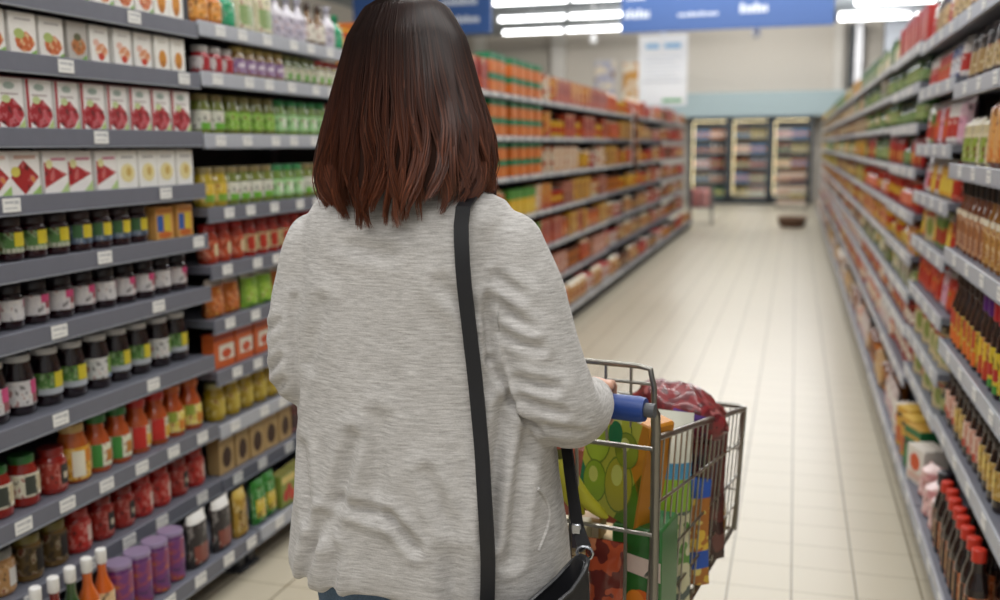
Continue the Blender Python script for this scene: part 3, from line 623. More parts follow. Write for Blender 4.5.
for n, a_, b_ in LU[3:5]:
    for i in range(7):
        pool = {6: [fl[1], fl[0], pkt[0]], 5: [fl[0], tins[1], fl[1]], 4: [fl[2], tubs[1], pkt[1], flj[0]], 3: [fl[5], tubs[0], fl[4], tins[0]], 2: [fl[1], pkt[2], fl[5]], 1: [fl[3], tubs[2], flp[0]], 0: [flp[1], flp[2], flp[3], tubs[3]]}[i]
        mixrow('left', n, i, pool, a_ + .03, b_ - .03, 7, .25, n * 10 + i)
for n, a_, b_ in LU[5:]:
    for i in range(7):
        pool = [fl[5], flp[0], tins[1], pkt[1], tubs[2]] if (n < 10 and i > 2) else [fl[1], pkt[0], flp[1], flp[2], tubs[1], tubs[3], flp[3], tins[0], pkt[4], tins[4]]
        cnt = 6 if n < 10 else 5
        mixrow('left', n, i, pool, a_ + .03, b_ - .03, cnt, .25, n * 17 + i)
# ------------------------------------------------------------------ right run
dpk = [pouch('dark brown pouch with cream label', .11, .06, .19, '#2e1f1c', printed(['#c9b184', '#a8895a', '#d9c8a0'], 40), '#3a2c2e', lean=-.012), pouch('black pouch with tan label', .11, .06, .2, '#201c20', '#b59a6a', '#8d8a92', lean=-.012), pouch('navy pouch with brown label', .11, .06, .195, '#2c2c4a', printed(['#8c6a3c', '#c9a878', '#5a3a24'], 40), '#a8a6ae', lean=-.012)]
jr2 = jar('purple jar with white band', .04, .105, '#2e2038', '#3a3044', '#b9b4bc', [(-60, 60, .35, .6, '#5a3f6a')], lh=.02)
crm = pouch('cream pouch with green print', .13, .07, .15, '#cdbf98', printed(['#d9cfb0', '#8aa03a', '#6a3a24'], 30), '#d6ccb0', box=(-.4, .4, .1, .6))
brn = pouch('brown pouch with orange rings', .12, .07, .2, '#8a4620', printed(['#c9702a', '#d9a05a', '#7a3418'], 45), '#b5602c', box=(-.4, .4, .1, .8))
bb1 = bottle('tan sauce bottle with orange neck', .034, .235, '#6a3a20', '#15110f', '#a86f44', [(-40, 40, .85, 1, '#d9cbb4'), (-20, 20, .1, .8, '#7d4a2c')], nr=.5, nz=.62, ch=.04, lz=(.06, .60), neck_label='#c2511f')
bb2 = bottle('amber sauce bottle with yellow neck', .036, .235, '#8a5a26', '#17120f', '#b98a4a', [(-40, 40, .85, 1, '#e0d6c0'), (-25, 25, .1, .7, '#a06c30')], nr=.5, nz=.62, ch=.04, lz=(.06, .60), neck_label='#d9b02a')
db1 = bottle('dark bottle with yellow green label', .034, .25, '#2a1510', '#2c1a16', '#c9a02c', [(-30, 30, .5, 1, '#b93a24'), (-60, -20, 0, .6, '#4a8a34'), (0, 40, 0, .4, '#d96a24')], nr=.55, nz=.60, ch=.04, lz=(.06, .48))
db2 = bottle('dark bottle with purple cap', .034, .25, '#2a1510', '#5a2478', '#c9802c', [(-30, 30, .3, 1, '#d9b42c'), (10, 50, 0, .5, '#b93a24')], nr=.7, nz=.60, ch=.05, lz=(.06, .48))
db3 = bottle('dark striped sauce bottle with red cap', .034, .25, '#24120e', '#b3222c', '#d0b42a', [(-40, 40, .3, .6, '#b0281f'), (-40, 40, 0, .2, '#3f8a34')], nr=.7, nz=.60, ch=.05, lz=(.06, .5))
sm1 = jar('small dark jar with pink label', .032, .17, '#2a1714', '#241a1a', '#c98f7c', [(-30, 20, .3, .9, '#dcc9b4'), (0, 30, 0, .3, '#b9402c')], lh=.02, lr=.7, sh=.66)
sm2 = jar('small dark jar with gold label', .032, .17, '#241712', '#2a201c', '#b08a3a', [(-30, 25, .4, .9, '#d9bf6a')], lh=.02, lr=.7, sh=.66)
soy = bottle('dark soy bottle with red cap', .030, .235, '#1f0f0c', '#c4301c', '#b9602a', [(-40, 10, .3, .9, '#d9b27a'), (15, 45, 0, 1, '#3a2a22')], nr=.52, nz=.58, ch=.03, lz=(.08, .45))
blk = bottle('dark bottle with black cap', .036, .24, '#201614', '#1c1820', '#6a4a3a', nr=.6, nz=.6, ch=.04)
pinkp = pouch('pink wrapped pack', .12, .11, .12, printed(['#d9a8a4', '#c98a8c', '#e2c4bc', '#a8584c'], 30), '#dcb0ac', '#d9b4b0', crinkle=.006)
orp = carton('white pack with orange print', .13, .1, .14, '#ddd6cc', [('round', 0, .6, .6, .5, '#d0501c'), ('rect', 0, .2, .8, .2, '#d9b4a4')], flap='#d8cfc4')
B0, B1 = 2.68, 3.65
row('right', 1, 6, [(dpk[1], 3), (dpk[0], 3), (dpk[2], 1)], B0, B1, yaw=.35, back=.03, **D)
row('right', 1, 5, [(dpk[0], 3), (dpk[1], 2), (dpk[0], 2)], B0, B1, yaw=.35, back=.03, **D)
row('right', 1, 4, [(brn, 4), (crm, 3)], B0, B1, **D)
row('right', 1, 3, [(bb2, 5), (bb1, 6)], B0, B1, **D)
row('right', 1, 2, [(db3, 3), (db2, 2), (db1, 6)], B0, B1, **D)
row('right', 1, 1, [(sm2, 4), (sm1, 3), (sm2, 2), (sm1, 3)], B0, B1, **D)
row('right', 1, 0, [(soy, 8), (blk, 1), (pinkp, 2)], B0, B1 + .02, **D)
# second row of soy bottles behind, seen from above
u_ = UNITS[('right', 1)]
for k in range(8):
    me, ps = soy.meshes(); o = ob('bottle', me, None, (u_['xb'] + .13 + .012 * (k % 2), B0 + .04 + k * .081, u_['levels'][0] + .0006), math.pi)
    for n, pm in ps: ob(n, pm, o)
    tag(o, 'red-capped soy bottle, %s nearest in the back row, bottom shelf, first right unit' % ORD[k + 1], 'bottle', 'soy bottles in the back row')
pw = [pouch('red pouch with white top', .088, .05, .17, '#b9322a', printed(['#d9c4b0', '#c9502a', '#7da03a'], 30), '#dcd6d0', lean=-.012), pouch('white pouch with pink print', .088, .05, .17, '#dcd4d0', printed(['#c98a9c', '#b9322a', '#e2d9d0'], 30), '#e6e2de', lean=-.012),
      pouch('pink pouch with purple print', .088, .05, .17, '#d9b4c0', printed(['#a8487c', '#d9a0b4', '#8a3a64'], 30), '#dccbd2', lean=-.012), pouch('yellow orange pouch with white top', .088, .05, .15, '#d9a02a', printed(['#d97a24', '#e0c04a', '#b95a1c'], 30), '#e2dccc', lean=-.012),
      pouch('green striped pouch', .088, .05, .15, '#5a7a34', printed(['#c9b45a', '#a03a24', '#7da03a'], 30), '#b9bf8a'), pouch('red orange pouch', .088, .05, .15, '#c43c22', printed(['#d96a2a', '#b02a1c', '#dc9a4a'], 30), '#b93420', lean=-.008), pouch('blue and white pouch', .088, .05, .17, '#46528a', '#d4d2d8', '#c9ccd8', lean=-.012)]
gbox = carton('green carton with yellow stripes', .13, .1, .17, '#1f6a3a', [('rect', 0, .8, .95, .08, '#c9982a'), ('rect', 0, .62, .95, .08, '#2a2420'), ('rect', 0, .3, .7, .3, '#2f8a4c')], flap='#b58a2a'); ybox = carton('yellow and orange carton', .12, .1, .17, '#c9982a', [('rect', 0, .3, .9, .4, '#b9541c'), ('rect', 0, .8, .9, .1, '#2a2420')], flap='#d0a83c')
beg = carton('beige carton with green print', .10, .06, .13, '#c4b48a', [('berry', 0, .45, .7, .6, '#7d8a3c'), ('rect', 0, .85, .9, .12, '#a8402a')], flap='#b0a07a')
grb = jar('dark green bottle jar', .034, .145, '#26382a', '#2c3a30', '#5a7a4a', [(-30, 30, .2, .8, '#a8a86a')], seg=12, lr=.7, sh=.66)
redc = simple_carton('red carton', .10, .16, '#b3302a', '#c9604a')
C0, C1 = 3.72, 4.67
row('right', 2, 8, [(dpk[0], 2), (pw[1], 2), (dpk[2], 2), (dpk[1], 2)], C0, C1, yaw=.3, back=.03, shuffle=True, **D)
row('right', 2, 7, [(pw[6], 2), (pw[1], 3), (pw[0], 3)], C0, C1, yaw=.3, back=.03, shuffle=True, **D)
row('right', 2, 6, [(pw[2], 2), (pw[1], 3), (pw[0], 2), (pw[4], 1)], C0, C1, yaw=.3, back=.03, shuffle=True, **D)
row('right', 2, 5, [(pw[2], 1), (pw[3], 4), (pw[5], 1), (pw[1], 2)], C0, C1, yaw=.3, back=.03, shuffle=True, **D)
row('right', 2, 4, [(pw[5], 2), (pw[3], 3), (beg, 1), (pw[4], 2)], C0, C1, yaw=.3, back=.03, shuffle=True, **D)
row('right', 2, 3, [(pw[2], 1), (pw[5], 4), (pw[0], 2)], C0, C1, yaw=.3, back=.03, shuffle=True, **D)
row('right', 2, 2, [(beg, 5), (pw[4], 3)], C0, C1, yaw=.3, back=.03, shuffle=True, **D)
row('right', 2, 1, [(pw[4], 3), (grb, 4), (beg, 3)], C0, C1, yaw=.3, back=.03, shuffle=True, **D)
row('right', 2, 0, [(pinkp, 1), (orp, 1), (gbox, 1), (ybox, 2), (orp, 1)], C0, C1, yaw=.3, back=.03, shuffle=False, **D)
# third unit onward
mixr = [printed_pack('green and brown carton', .12, .135, ['#4a5a34', '#7d8a4a', '#6a4a2c', '#a89a5a'], 11), printed_pack('red and yellow carton', .12, .13, ['#b9302a', '#d9a03a', '#c9502a', '#7a241c'], 12), printed_pack('tan and brown carton', .12, .13, ['#b99a6a', '#8a6440', '#d0b890', '#6a4a30'], 13), printed_pack('white and red carton', .12, .13, ['#ddd0c6', '#b93a34', '#d9a89a', '#e2dcd2'], 14),
        printed_pack('olive and yellow carton', .12, .13, ['#7d7a34', '#c9b044', '#a08a2c', '#5a6a34'], 15), printed_pack('pink and white carton', .12, .13, ['#d9a8a8', '#e2d0cc', '#b9607c', '#d8c4c4'], 16)]
mixb = [bottle('dark green bottle', .04, .15, '#24422c', '#2f4a34', '#6a8a4a', nz=.5, seg=10), bottle('red bottle', .04, .15, '#a3241c', '#b93a2c', '#d96a4a', nz=.5, seg=10), bottle('amber bottle', .04, .15, '#a87a24', '#8a5a24', '#d9b44a', nz=.5, seg=10)]
mixj = [jar('green pickle jar', .042, .14, '#3c5a30', '#4a6a3c', '#8aa05a', seg=10), jar('brown jar with cream label', .042, .14, '#5a3a24', '#8a7a5a', '#cdbb94', seg=10), jar('red jar with white label', .042, .14, '#9c2a1e', '#b5352a', '#ddd0c0', seg=10)]
mixp = [pouch('brown and gold pouch', .14, .07, .145, printed(['#8a5a2c', '#b98a44', '#5a3a20'], 16), '#c9a05a', '#a07a44'), pouch('red and cream pouch', .14, .07, .145, printed(['#b5382a', '#d06a4a', '#8f2a20'], 16), '#dcc8ac', '#c9a08a'), pouch('green and cream pouch', .14, .07, .145, printed(['#5a7a3c', '#8aa05a', '#3f5a30'], 16), '#dcd4b0', '#a8b48a')]
row('right', 3, 9, [(redc, 9)], 4.74, 5.92)
for n, a_, b_ in RU:
    far = n > 6
    for i in range(10):
        if n == 3 and i == 9: continue
        if n > 9 and i % 2 and i != 7: pass
        if n <= 5:
            pool = {9: [mixj[0], pkt[5], mixp[2]], 8: [mixj[0], mixb[0], mixr[0]], 7: [mixb[0], mixj[0], tins[3]], 6: [mixj[0], mixb[0], pkt[0]], 5: [mixb[1], tins[0], mixj[2]], 4: [mixr[1], tins[1], mixb[2]], 3: [tubs[4], mixr[0], mixp[2]], 2: [pkt[0], mixp[1], mixj[2]], 1: [mixp[1], tubs[1], pkt[3]], 0: [pkt[3], mixp[1], tubs[2], mixp[0]]}[i]
            cnt = 9
        else:
            pool = {9: [pkt[1], mixj[0], mixp[0], pkt[5]], 8: [mixr[2], pkt[5], mixp[0], mixj[1]], 7: [tins[4], mixj[1], mixr[2]], 6: [pkt[1], mixp[2], mixj[0]], 5: [mixr[4], mixb[2], tins[4]], 4: [mixp[0], tins[0], tubs[3]], 3: [pkt[4], tubs[0], mixp[1]], 2: [pkt[3], mixr[3], mixp[1]], 1: [tubs[3], mixp[0], pkt[0]], 0: [tubs[1], pkt[3], mixp[0], mixr[2]]}[i]
            cnt = 7 if n < 9 else 4
            if n > 11: cnt = 3
        mixrow('right', n, i, pool, a_ + .03, b_ - .03, cnt, .25, n * 23 + i, back=.02)
#PART3
# ------------------------------------------------------------------ far end: refrigerators, rack, bins
FR = mat('#2c3338', 0.4)
bmix = ['#d9dce0', '#c4503a', '#e0d8b0', '#4a8ac4', '#d98a5a', '#b9d4b0', '#3f8a5a', '#e4c84a', '#8a4a2c', '#e8e4dc', '#c9783a', '#d9a090']
cold = [bottle('chilled bottle', .055, .24, c, bmix[(k * 5 + 3) % 12], bmix[(k * 7 + 1) % 12], nz=.55, seg=10, name='chilled_bottle') for k, c in enumerate(bmix)]
coldb = [carton('chilled carton', .13, .1, .2, c, [('rect', 0, .5, .8, .4, bmix[(k * 5 + 1) % 12])], bev=0, name='chilled_carton') for k, c in enumerate(bmix)]
cname = ['pale grey', 'brick red', 'cream', 'blue', 'orange-pink', 'pale green', 'green', 'yellow', 'brown', 'white', 'orange', 'salmon']
fnames = ('left', 'middle', 'right')
LED = mat('#ffe9b0', 0.4, emit=3.0)
for f in range(3):
    x0 = -2.50 + f * .96; x1 = x0 + .955
    t = empty('refrigerator', ((x0 + x1) / 2, 24.72, 0)); hw = (x1 - x0) / 2
    tag(t, 'dark glass-door refrigerator with lit shelves, %s of the three' % fnames[f], 'refrigerator', 'upright refrigerators at the aisle end')
    a = MB(); a.box(-hw, hw, .70, .74, 0, 2.08, mat('#3a4042', .5)); a.box(-hw, -hw + .02, .02, .70, 0, 2.08, FR); a.box(hw - .02, hw, .02, .70, 0, 2.08, FR); a.box(-hw, hw, .02, .74, 2.0, 2.08, FR); a.box(-hw, hw, .02, .74, 0, .16, FR); ob('cabinet', a, t)
    SH = (.17, .52, .87, 1.22, 1.57)
    for z in SH:
        a = MB(); a.box(-hw + .02, hw - .02, .12, .70, z - .02, z, mat('#6d7275', .4)); ob('shelf', a, t)
    a = MB()
    for s in (-1, 1):
        a.box(s * (hw - .045) - .045, s * (hw - .045) + .045, -.03, .015, .1, 2.06, FR)
    a.box(-hw, hw, -.03, .015, 1.99, 2.06, FR); a.box(-hw, hw, -.03, .015, .08, .17, FR); d_ = ob('door', a, t)
    a = MB(); a.box(-hw + .06, hw - .06, -.012, -.004, .17, 1.99, glass_mat()); ob('door_glass', a, d_)
    a = MB(); a.tube([(hw - .075, -.06, .8), (hw - .075, -.06, 1.3)], .012, mat('#9a9da0', .3, 1.0), 8)
    for z in (.85, 1.25): a.tube([(hw - .075, -.06, z), (hw - .045, -.02, z)], .008, mat('#9a9da0', .3, 1.0), 6)
    ob('door_handle', a, d_)
    a = MB(); a.box(-hw + .092, -hw + .104, .03, .06, .25, 1.95, LED); a.box(-hw + .1, hw - .1, .05, .08, 1.975, 1.99, LED); ob('lamp_strip', a, t)
    for si, z in enumerate(SH):
        n = 6; r2 = random.Random(f * 50 + si)
        cA = r2.randrange(12); cB = r2.randrange(12)
        for k in range(n):
            kk = cA if k < 3 else cB
            src = (cold if (si + f) % 2 else coldb)[kk]
            o = ob(src.name, src.one(), None, (x0 + .12 + k * .143, 24.72 + .25, z + .0006), -math.pi / 2)
            if src in cold: pass
            tag(o, '%s %s, %s from left on %s shelf up in the %s refrigerator' % (cname[kk], src.look, ORD[k + 1], ORD[si + 1], fnames[f]), 'bottle' if src in cold else 'carton', 'chilled goods in the %s refrigerator' % fnames[f])
# bread rack near the right end of the refrigerators
WD = mat('#8f8a84', .35, 0.8)
t = empty('wire_rack', (-0.06, 22.9, 0)); tag(t, 'brown-grey wire display rack before the right refrigerator', 'rack')
a = MB()
for sx in (-.3, .3):
    for sy in (-.2, .2): a.tube([(sx, sy, 0), (sx, sy, .95)], .014, WD, 6)
ob('frame', a, t)
for z in (.12, .42, .72):
    a = MB(); a.box(-.3, .3, -.2, .2, z, z + .012, mat('#7a6a5c', .5)); a.box(-.31, .31, -.215, -.205, z, z + .09, mat('#b9a696', .5)); ob('tray', a, t)
for ti_, z in enumerate((.1325, .4325, .7325)):
    for k in range(4):
        a = MB(); a.ball((0, 0, .055), (.062, .11, .055), mat('#8a5632', .6), 10, 7); a.ball((0, -.03, .09), (.03, .05, .03), mat('#a06a3c', .6), 8, 5)
        o = ob('bread_loaf', a, None, (-.06 - .21 + k * .14, 22.9, z)); tag(o, 'brown bread loaf, %s from left on %s tray of the wire rack' % (ORD[k + 1], ('bottom', 'middle', 'top')[ti_]), 'bread', 'loaves on the wire rack')
t = empty('round_basket', (-0.02, 17.9, 0)); tag(t, 'low round brown basket on the floor at the aisle end', 'basket')
a = MB(); a.lathe([(.15, .0), (.21, .02), (.24, .15), (.25, .16), (.225, .16), (.20, .03), (.02, .022)], mat('#5a4030', .7), 18); ob('bowl', a, t)
a = MB(); a.tube([(.245 * math.cos(q * math.pi / 10), .245 * math.sin(q * math.pi / 10), .165) for q in range(20)], .014, mat('#7a5a44', .6), 6, closed=True); ob('rim', a, t)
for k, (x, y) in enumerate(((-.09, -.06), (.09, -.05), (0, .09))):
    a = MB(); a.ball((0, 0, .05), (.07, .06, .05), mat('#a88468', .6), 10, 7); o = ob('bread_roll', a, None, (-0.02 + x, 17.9 + y, .031)); tag(o, 'brown roll, %s in the low round basket' % ('left one', 'right one', 'far one')[k], 'bread', 'rolls in the round basket')
t = empty('dump_bin', (-1.62, 18.3, 0)); tag(t, 'wire dump bin at the far end of the left shelves', 'bin')
a = MB()
for sx in (-.2, .2):
    for sy in (-.2, .2): a.tube([(sx, sy, 0), (sx, sy, .62)], .012, mat('#4a4c50', .4), 6)
ob('leg', a, t)
a = MB()
a.box(-.21, .21, -.21, .21, .30, .31, mat('#7d7f84', .4))
for k in range(9):
    q = -.2 + .05 * k
    for s in (-1, 1): a.tube([(q, s * .21, .3), (q, s * .21, .62)], .005, mat('#8d9094', .4, 1), 5); a.tube([(s * .21, q, .3), (s * .21, q, .62)], .005, mat('#8d9094', .4, 1), 5)
ob('basket', a, t)
for k, (x, y, z, c, cn) in enumerate(((-.08, -.08, .311, '#b9706a', 'pink'), (.09, -.08, .311, '#c98a84', 'rose'), (0, .08, .311, '#d9d9de', 'white'))):
    a = pouch_mb(.17, .12, .34, lambda u, v: mat(c, .4), crinkle=.01, seed=k)
    o = ob('snack_bag', a, None, (-1.62 + x, 18.3 + y, z), -math.pi / 2); tag(o, '%s bag standing in the wire dump bin' % cn, 'bag', 'bags in the dump bin')
# clip strip of brown packets on the left run
t = empty('clip_strip', (-1.80, 11.45, 1.22)); tag(t, 'hanging strip that carries brown packets on the left shelves', 'display strip')
a = MB(); a.box(-.004, .004, -.03, .03, 0, .62, mat('#d9d9d9', .4)); ob('strip', a, t)
a = MB(); a.tube([(0, 0, .62), (-.02, 0, .66), (-.045, 0, .64)], .006, mat('#b0b0b0', .3, 1), 6); ob('hook', a, t)
for k in range(4):
    b = pouch_mb(.15, .05, .15, lambda u, v: mat('#5a2e1a', .35) if v < .7 else mat('#8a4a24', .35), crinkle=.003, seed=k)
    o = ob('packet', b, None, (-1.765, 11.45, 1.20 + k * .154), 0); tag(o, 'brown packet, %s from the bottom of the hanging strip' % ORD[k + 1], 'packet', 'packets on the hanging strip')

# ------------------------------------------------------------------ the woman
def solid(name, mb, voxel, smooth=4, fn=None, post=2):
    me = mb.mesh('tmp', smooth=False); o = bpy.data.objects.new('tmp', me); COL.objects.link(o)
    r = o.modifiers.new('r', 'REMESH'); r.mode = 'VOXEL'; r.voxel_size = voxel
    s = o.modifiers.new('s', 'SMOOTH'); s.iterations = smooth; s.factor = 0.5
    dg = bpy.context.evaluated_depsgraph_get(); dg.update()
    m2 = bpy.data.meshes.new_from_object(o.evaluated_get(dg)); bpy.data.objects.remove(o)
    m2.name = name; m2.materials.clear()
    if fn: fn(m2)
    m2.polygons.foreach_set('use_smooth', [True] * len(m2.polygons)); m2.update()
    return m2
def limb(b, pts, n=14):
    m = mat('#808080')
    # sub-sample with smooth interpolation, add end balls
    P = [Vector(p[:3]) for p in pts]; Rr = [p[3] for p in pts]
    out = []; rr = []
    for i in range(len(P) - 1):
        p0 = P[max(i - 1, 0)]; p1 = P[i]; p2 = P[i + 1]; p3 = P[min(i + 2, len(P) - 1)]
        for k in range(6):
            t = k / 6; out.append(0.5 * ((2 * p1) + (p2 - p0) * t + (2 * p0 - 5 * p1 + 4 * p2 - p3) * t * t + (3 * p1 - p0 - 3 * p2 + p3) * t ** 3)); rr.append(Rr[i] + (Rr[i + 1] - Rr[i]) * t)
    out.append(P[-1]); rr.append(Rr[-1])
    b.tube(out, rr, m, n); b.ball(P[0], Rr[0] * .995, m, 14, 9); b.ball(P[-1], Rr[-1] * .995, m, 14, 9)
def loft(b, secs, m, n=36, p=2.3):
    rows = []
    for (z, cx, cy, hw, hd) in secs:
        r_ = []
        for i in range(n):
            a = 2 * math.pi * i / n; c, s = math.cos(a), math.sin(a)
            r_.append((cx + hw * math.copysign(abs(c) ** (2 / p), c), cy + hd * math.copysign(abs(s) ** (2 / p), s), z))
        rows.append(r_)
    b.grid(rows, m, closed_u=True); b.poly(rows[0][::-1], m); b.poly(rows[-1], m)
PX = -0.607
person = empty('person', (PX, 1.52, 0))
tag(person, 'woman seen from behind with long brown hair, grey cardigan and jeans, pushing the cart', 'person')
def pob(name, me, par=person):
    o = ob(name, me, par); o.matrix_parent_inverse = Matrix.Translation((-PX, -1.52, 0)); return o
GRY = mat('#808080')
HX, HY, HZ = -.336, 1.722, .966      # right grip point on the cart handle
GX, GY, GZ = -.678, 1.785, .966     # left grip point
SKIN = bpy.data.materials.new('skin'); SKIN.use_nodes = True
sb = SKIN.node_tree.nodes['Principled BSDF']; sb.inputs['Base Color'].default_value = lin('#c99a82'); sb.inputs['Roughness'].default_value = .5; sb.inputs['Subsurface Weight'].default_value = .08
body = MB()
loft(body, [(.74, PX, 1.53, .15, .10), (.85, PX, 1.53, .165, .105), (.98, PX, 1.53, .13, .09), (1.10, PX, 1.53, .135, .09), (1.22, PX, 1.53, .15, .09), (1.30, PX, 1.53, .15, .075), (1.345, PX, 1.53, .10, .06)], GRY)
limb(body, [(PX, 1.535, 1.30, .055), (PX, 1.54, 1.40, .052), (PX, 1.55, 1.47, .052)])
body.ball((PX, 1.545, 1.565), (.072, .092, .098), GRY, 20, 14); body.ball((PX, 1.575, 1.50), (.055, .058, .062), GRY, 16, 10); body.ball((PX, 1.60, 1.465), (.026, .026, .022), GRY)
body.ball((PX, 1.638, 1.525), (.012, .018, .016), GRY); limb(body, [(PX, 1.63, 1.56, .008), (PX, 1.642, 1.53, .011)])
for s in (-1, 1): body.ball((PX + s * .074, 1.545, 1.54), (.010, .020, .032), GRY, 10, 8)
for s in (-1, 1):
    limb(body, [(PX + s * .085, 1.53, .82, .08), (PX + s * .09, 1.535, .62, .068), (PX + s * .09, 1.54, .46, .052), (PX + s * .09, 1.53, .30, .048), (PX + s * .09, 1.515, .09, .035)])
    limb(body, [(PX + s * .09, 1.51, .045, .034), (PX + s * .095, 1.60, .035, .032), (PX + s * .097, 1.67, .03, .024)])
def arm(s, sh, el, wr, hx, hy, hz, dx):
    limb(body, [sh + (.045,), ((sh[0] + el[0]) / 2, (sh[1] + el[1]) / 2, (sh[2] + el[2]) / 2, .042), el + (.036,), ((el[0] + wr[0]) / 2, (el[1] + wr[1]) / 2, (el[2] + wr[2]) / 2, .033), wr + (.024,)])
    # palm on top of the handle, four unequal fingers wrapped over it, thumb round the near side
    body.ball((hx, hy - .012, hz + .036), (.040, .030, .017), GRY, 14, 9); limb(body, [wr + (.023,), (hx, hy - .02, hz + .034, .021)])
    for k, (off, ln) in enumerate(((-.030, 1.0), (-.010, 1.1), (.010, 1.03), (.029, .85))):
        fx = hx - s * off
        pts = [(fx, hy + .004, hz + .038, .0095), (fx, hy + .004 + .022 * ln, hz + .030, .0092), (fx, hy + .006 + .027 * ln, hz + .004, .0086), (fx, hy + .020 * ln, hz - .024, .0080), (fx, hy + .002, hz - .031, .0074)]
        limb(body, pts, 10)
    fx = hx - s * .036
    limb(body, [(fx + s * .006, hy - .024, hz + .030, .011), (fx - s * .008, hy - .036, hz + .012, .0105), (fx - s * .014, hy - .034, hz - .010, .0095), (fx - s * .016, hy - .022, hz - .026, .008)], 10)
SHR, ELR, WRR = (-.440, 1.535, 1.270), (-.352, 1.515, 1.015), (-.331, HY - .06, HZ + .024)
SHL, ELL, WRL = (-.782, 1.535, 1.265), (-.812, 1.53, 1.035), (-.684, GY - .06, GZ + .024)
arm(1, SHR, ELR, WRR, HX, HY, HZ, 1); arm(-1, SHL, ELL, WRL, GX, GY, GZ, -1)
bo = pob('body', solid('body', body, .0055, 3)); bo.data.materials.append(SKIN)
eyes = [(-1, 'eye'), (1, 'eye')]
for s, n in eyes:
    a = MB(); a.ball((PX + s * .031, 1.617, 1.552), (.013, .009, .010), mat('#f2efec', .2), 12, 8); a.ball((PX + s * .031, 1.6245, 1.552), (.0072, .003, .0072), mat('#3a2418', .2), 10, 6); pob('eye', a)
    a = MB(); a.tube([(PX + s * .016, 1.634, 1.575), (PX + s * .032, 1.632, 1.580), (PX + s * .048, 1.618, 1.574)], [.002, .003, .0015], mat('#2a1a14', .7), 6); pob('eyebrow', a)
a = MB(); a.tube([(PX - .024, 1.621, 1.491), (PX - .008, 1.632, 1.493), (PX + .008, 1.632, 1.493), (PX + .024, 1.621, 1.491)], [.002, .0055, .0055, .002], mat('#b0605a', .4), 8); pob('mouth', a)
# cardigan
def cloth_mat():
    m = bpy.data.materials.new('heather_knit'); m.use_nodes = True; nt = m.node_tree; b = nt.nodes['Principled BSDF']; N = nt.nodes.new; L = nt.links.new
    tc = N('ShaderNodeTexCoord'); mp = N('ShaderNodeMapping'); mp.inputs['Scale'].default_value = (38, 38, 330); L(tc.outputs['Object'], mp.inputs[0])
    n1 = N('ShaderNodeTexNoise'); n1.inputs['Scale'].default_value = 1; n1.inputs['Detail'].default_value = 4; n1.inputs['Roughness'].default_value = .65; L(mp.outputs[0], n1.inputs['Vector'])
    n2 = N('ShaderNodeTexNoise'); n2.inputs['Scale'].default_value = 420; n2.inputs['Detail'].default_value = 2; L(tc.outputs['Object'], n2.inputs['Vector'])
    ad = N('ShaderNodeMath'); ad.operation = 'MULTIPLY_ADD'; L(n2.outputs['Fac'], ad.inputs[0]); ad.inputs[1].default_value = .28; L(n1.outputs['Fac'], ad.inputs[2])
    cr = N('ShaderNodeValToRGB'); e = cr.color_ramp.elements; e[0].position = .40; e[0].color = lin('#9b9793'); e[1].position = .86; e[1].color = lin('#d0cdca'); L(ad.outputs[0], cr.inputs[0])
    L(cr.outputs[0], b.inputs['Base Color']); b.inputs['Roughness'].default_value = .95; b.inputs['Specular IOR Level'].default_value = .1; b.inputs['Sheen Weight'].default_value = .15
    bp = N('ShaderNodeBump'); bp.inputs['Strength'].default_value = .35; bp.inputs['Distance'].default_value = .002; L(ad.outputs[0], bp.inputs['Height']); L(bp.outputs[0], b.inputs['Normal'])
    return m
card = MB()
loft(card, [(.703, -.596, 1.535, .250, .150), (.713, -.596, 1.535, .252, .152), (.74, -.595, 1.535, .252, .152), (.81, -.592, 1.535, .243, .146), (.90, -.592, 1.535, .230, .138), (.98, -.598, 1.535, .217, .130), (1.06, -.606, 1.535, .205, .124), (1.14, -.613, 1.535, .196, .120), (1.22, -.612, 1.535, .190, .116), (1.28, -.612, 1.535, .180, .108), (1.315, -.61, 1.535, .182, .096), (1.343, -.61, 1.537, .164, .084), (1.366, -.61, 1.54, .112, .070), (1.385, -.61, 1.543, .072, .064), (1.395, -.61, 1.545, .066, .060)], GRY, 44)
limb(card, [(-.442, 1.535, 1.268, .060), (-.412, 1.530, 1.19, .066), (-.380, 1.518, 1.09, .067), (-.347, 1.518, 1.010, .062), (-.336, 1.585, .990, .054), (-.331, 1.635, .988, .045), (-.330, 1.668, .989, .036)], 18)
limb(card, [(-.780, 1.535, 1.265, .058), (-.804, 1.530, 1.18, .061), (-.815, 1.525, 1.10, .060), (-.810, 1.535, 1.035, .058), (-.765, 1.63, 1.005, .049), (-.712, 1.705, .996, .041), (-.690, 1.735, .994, .036)], 18)
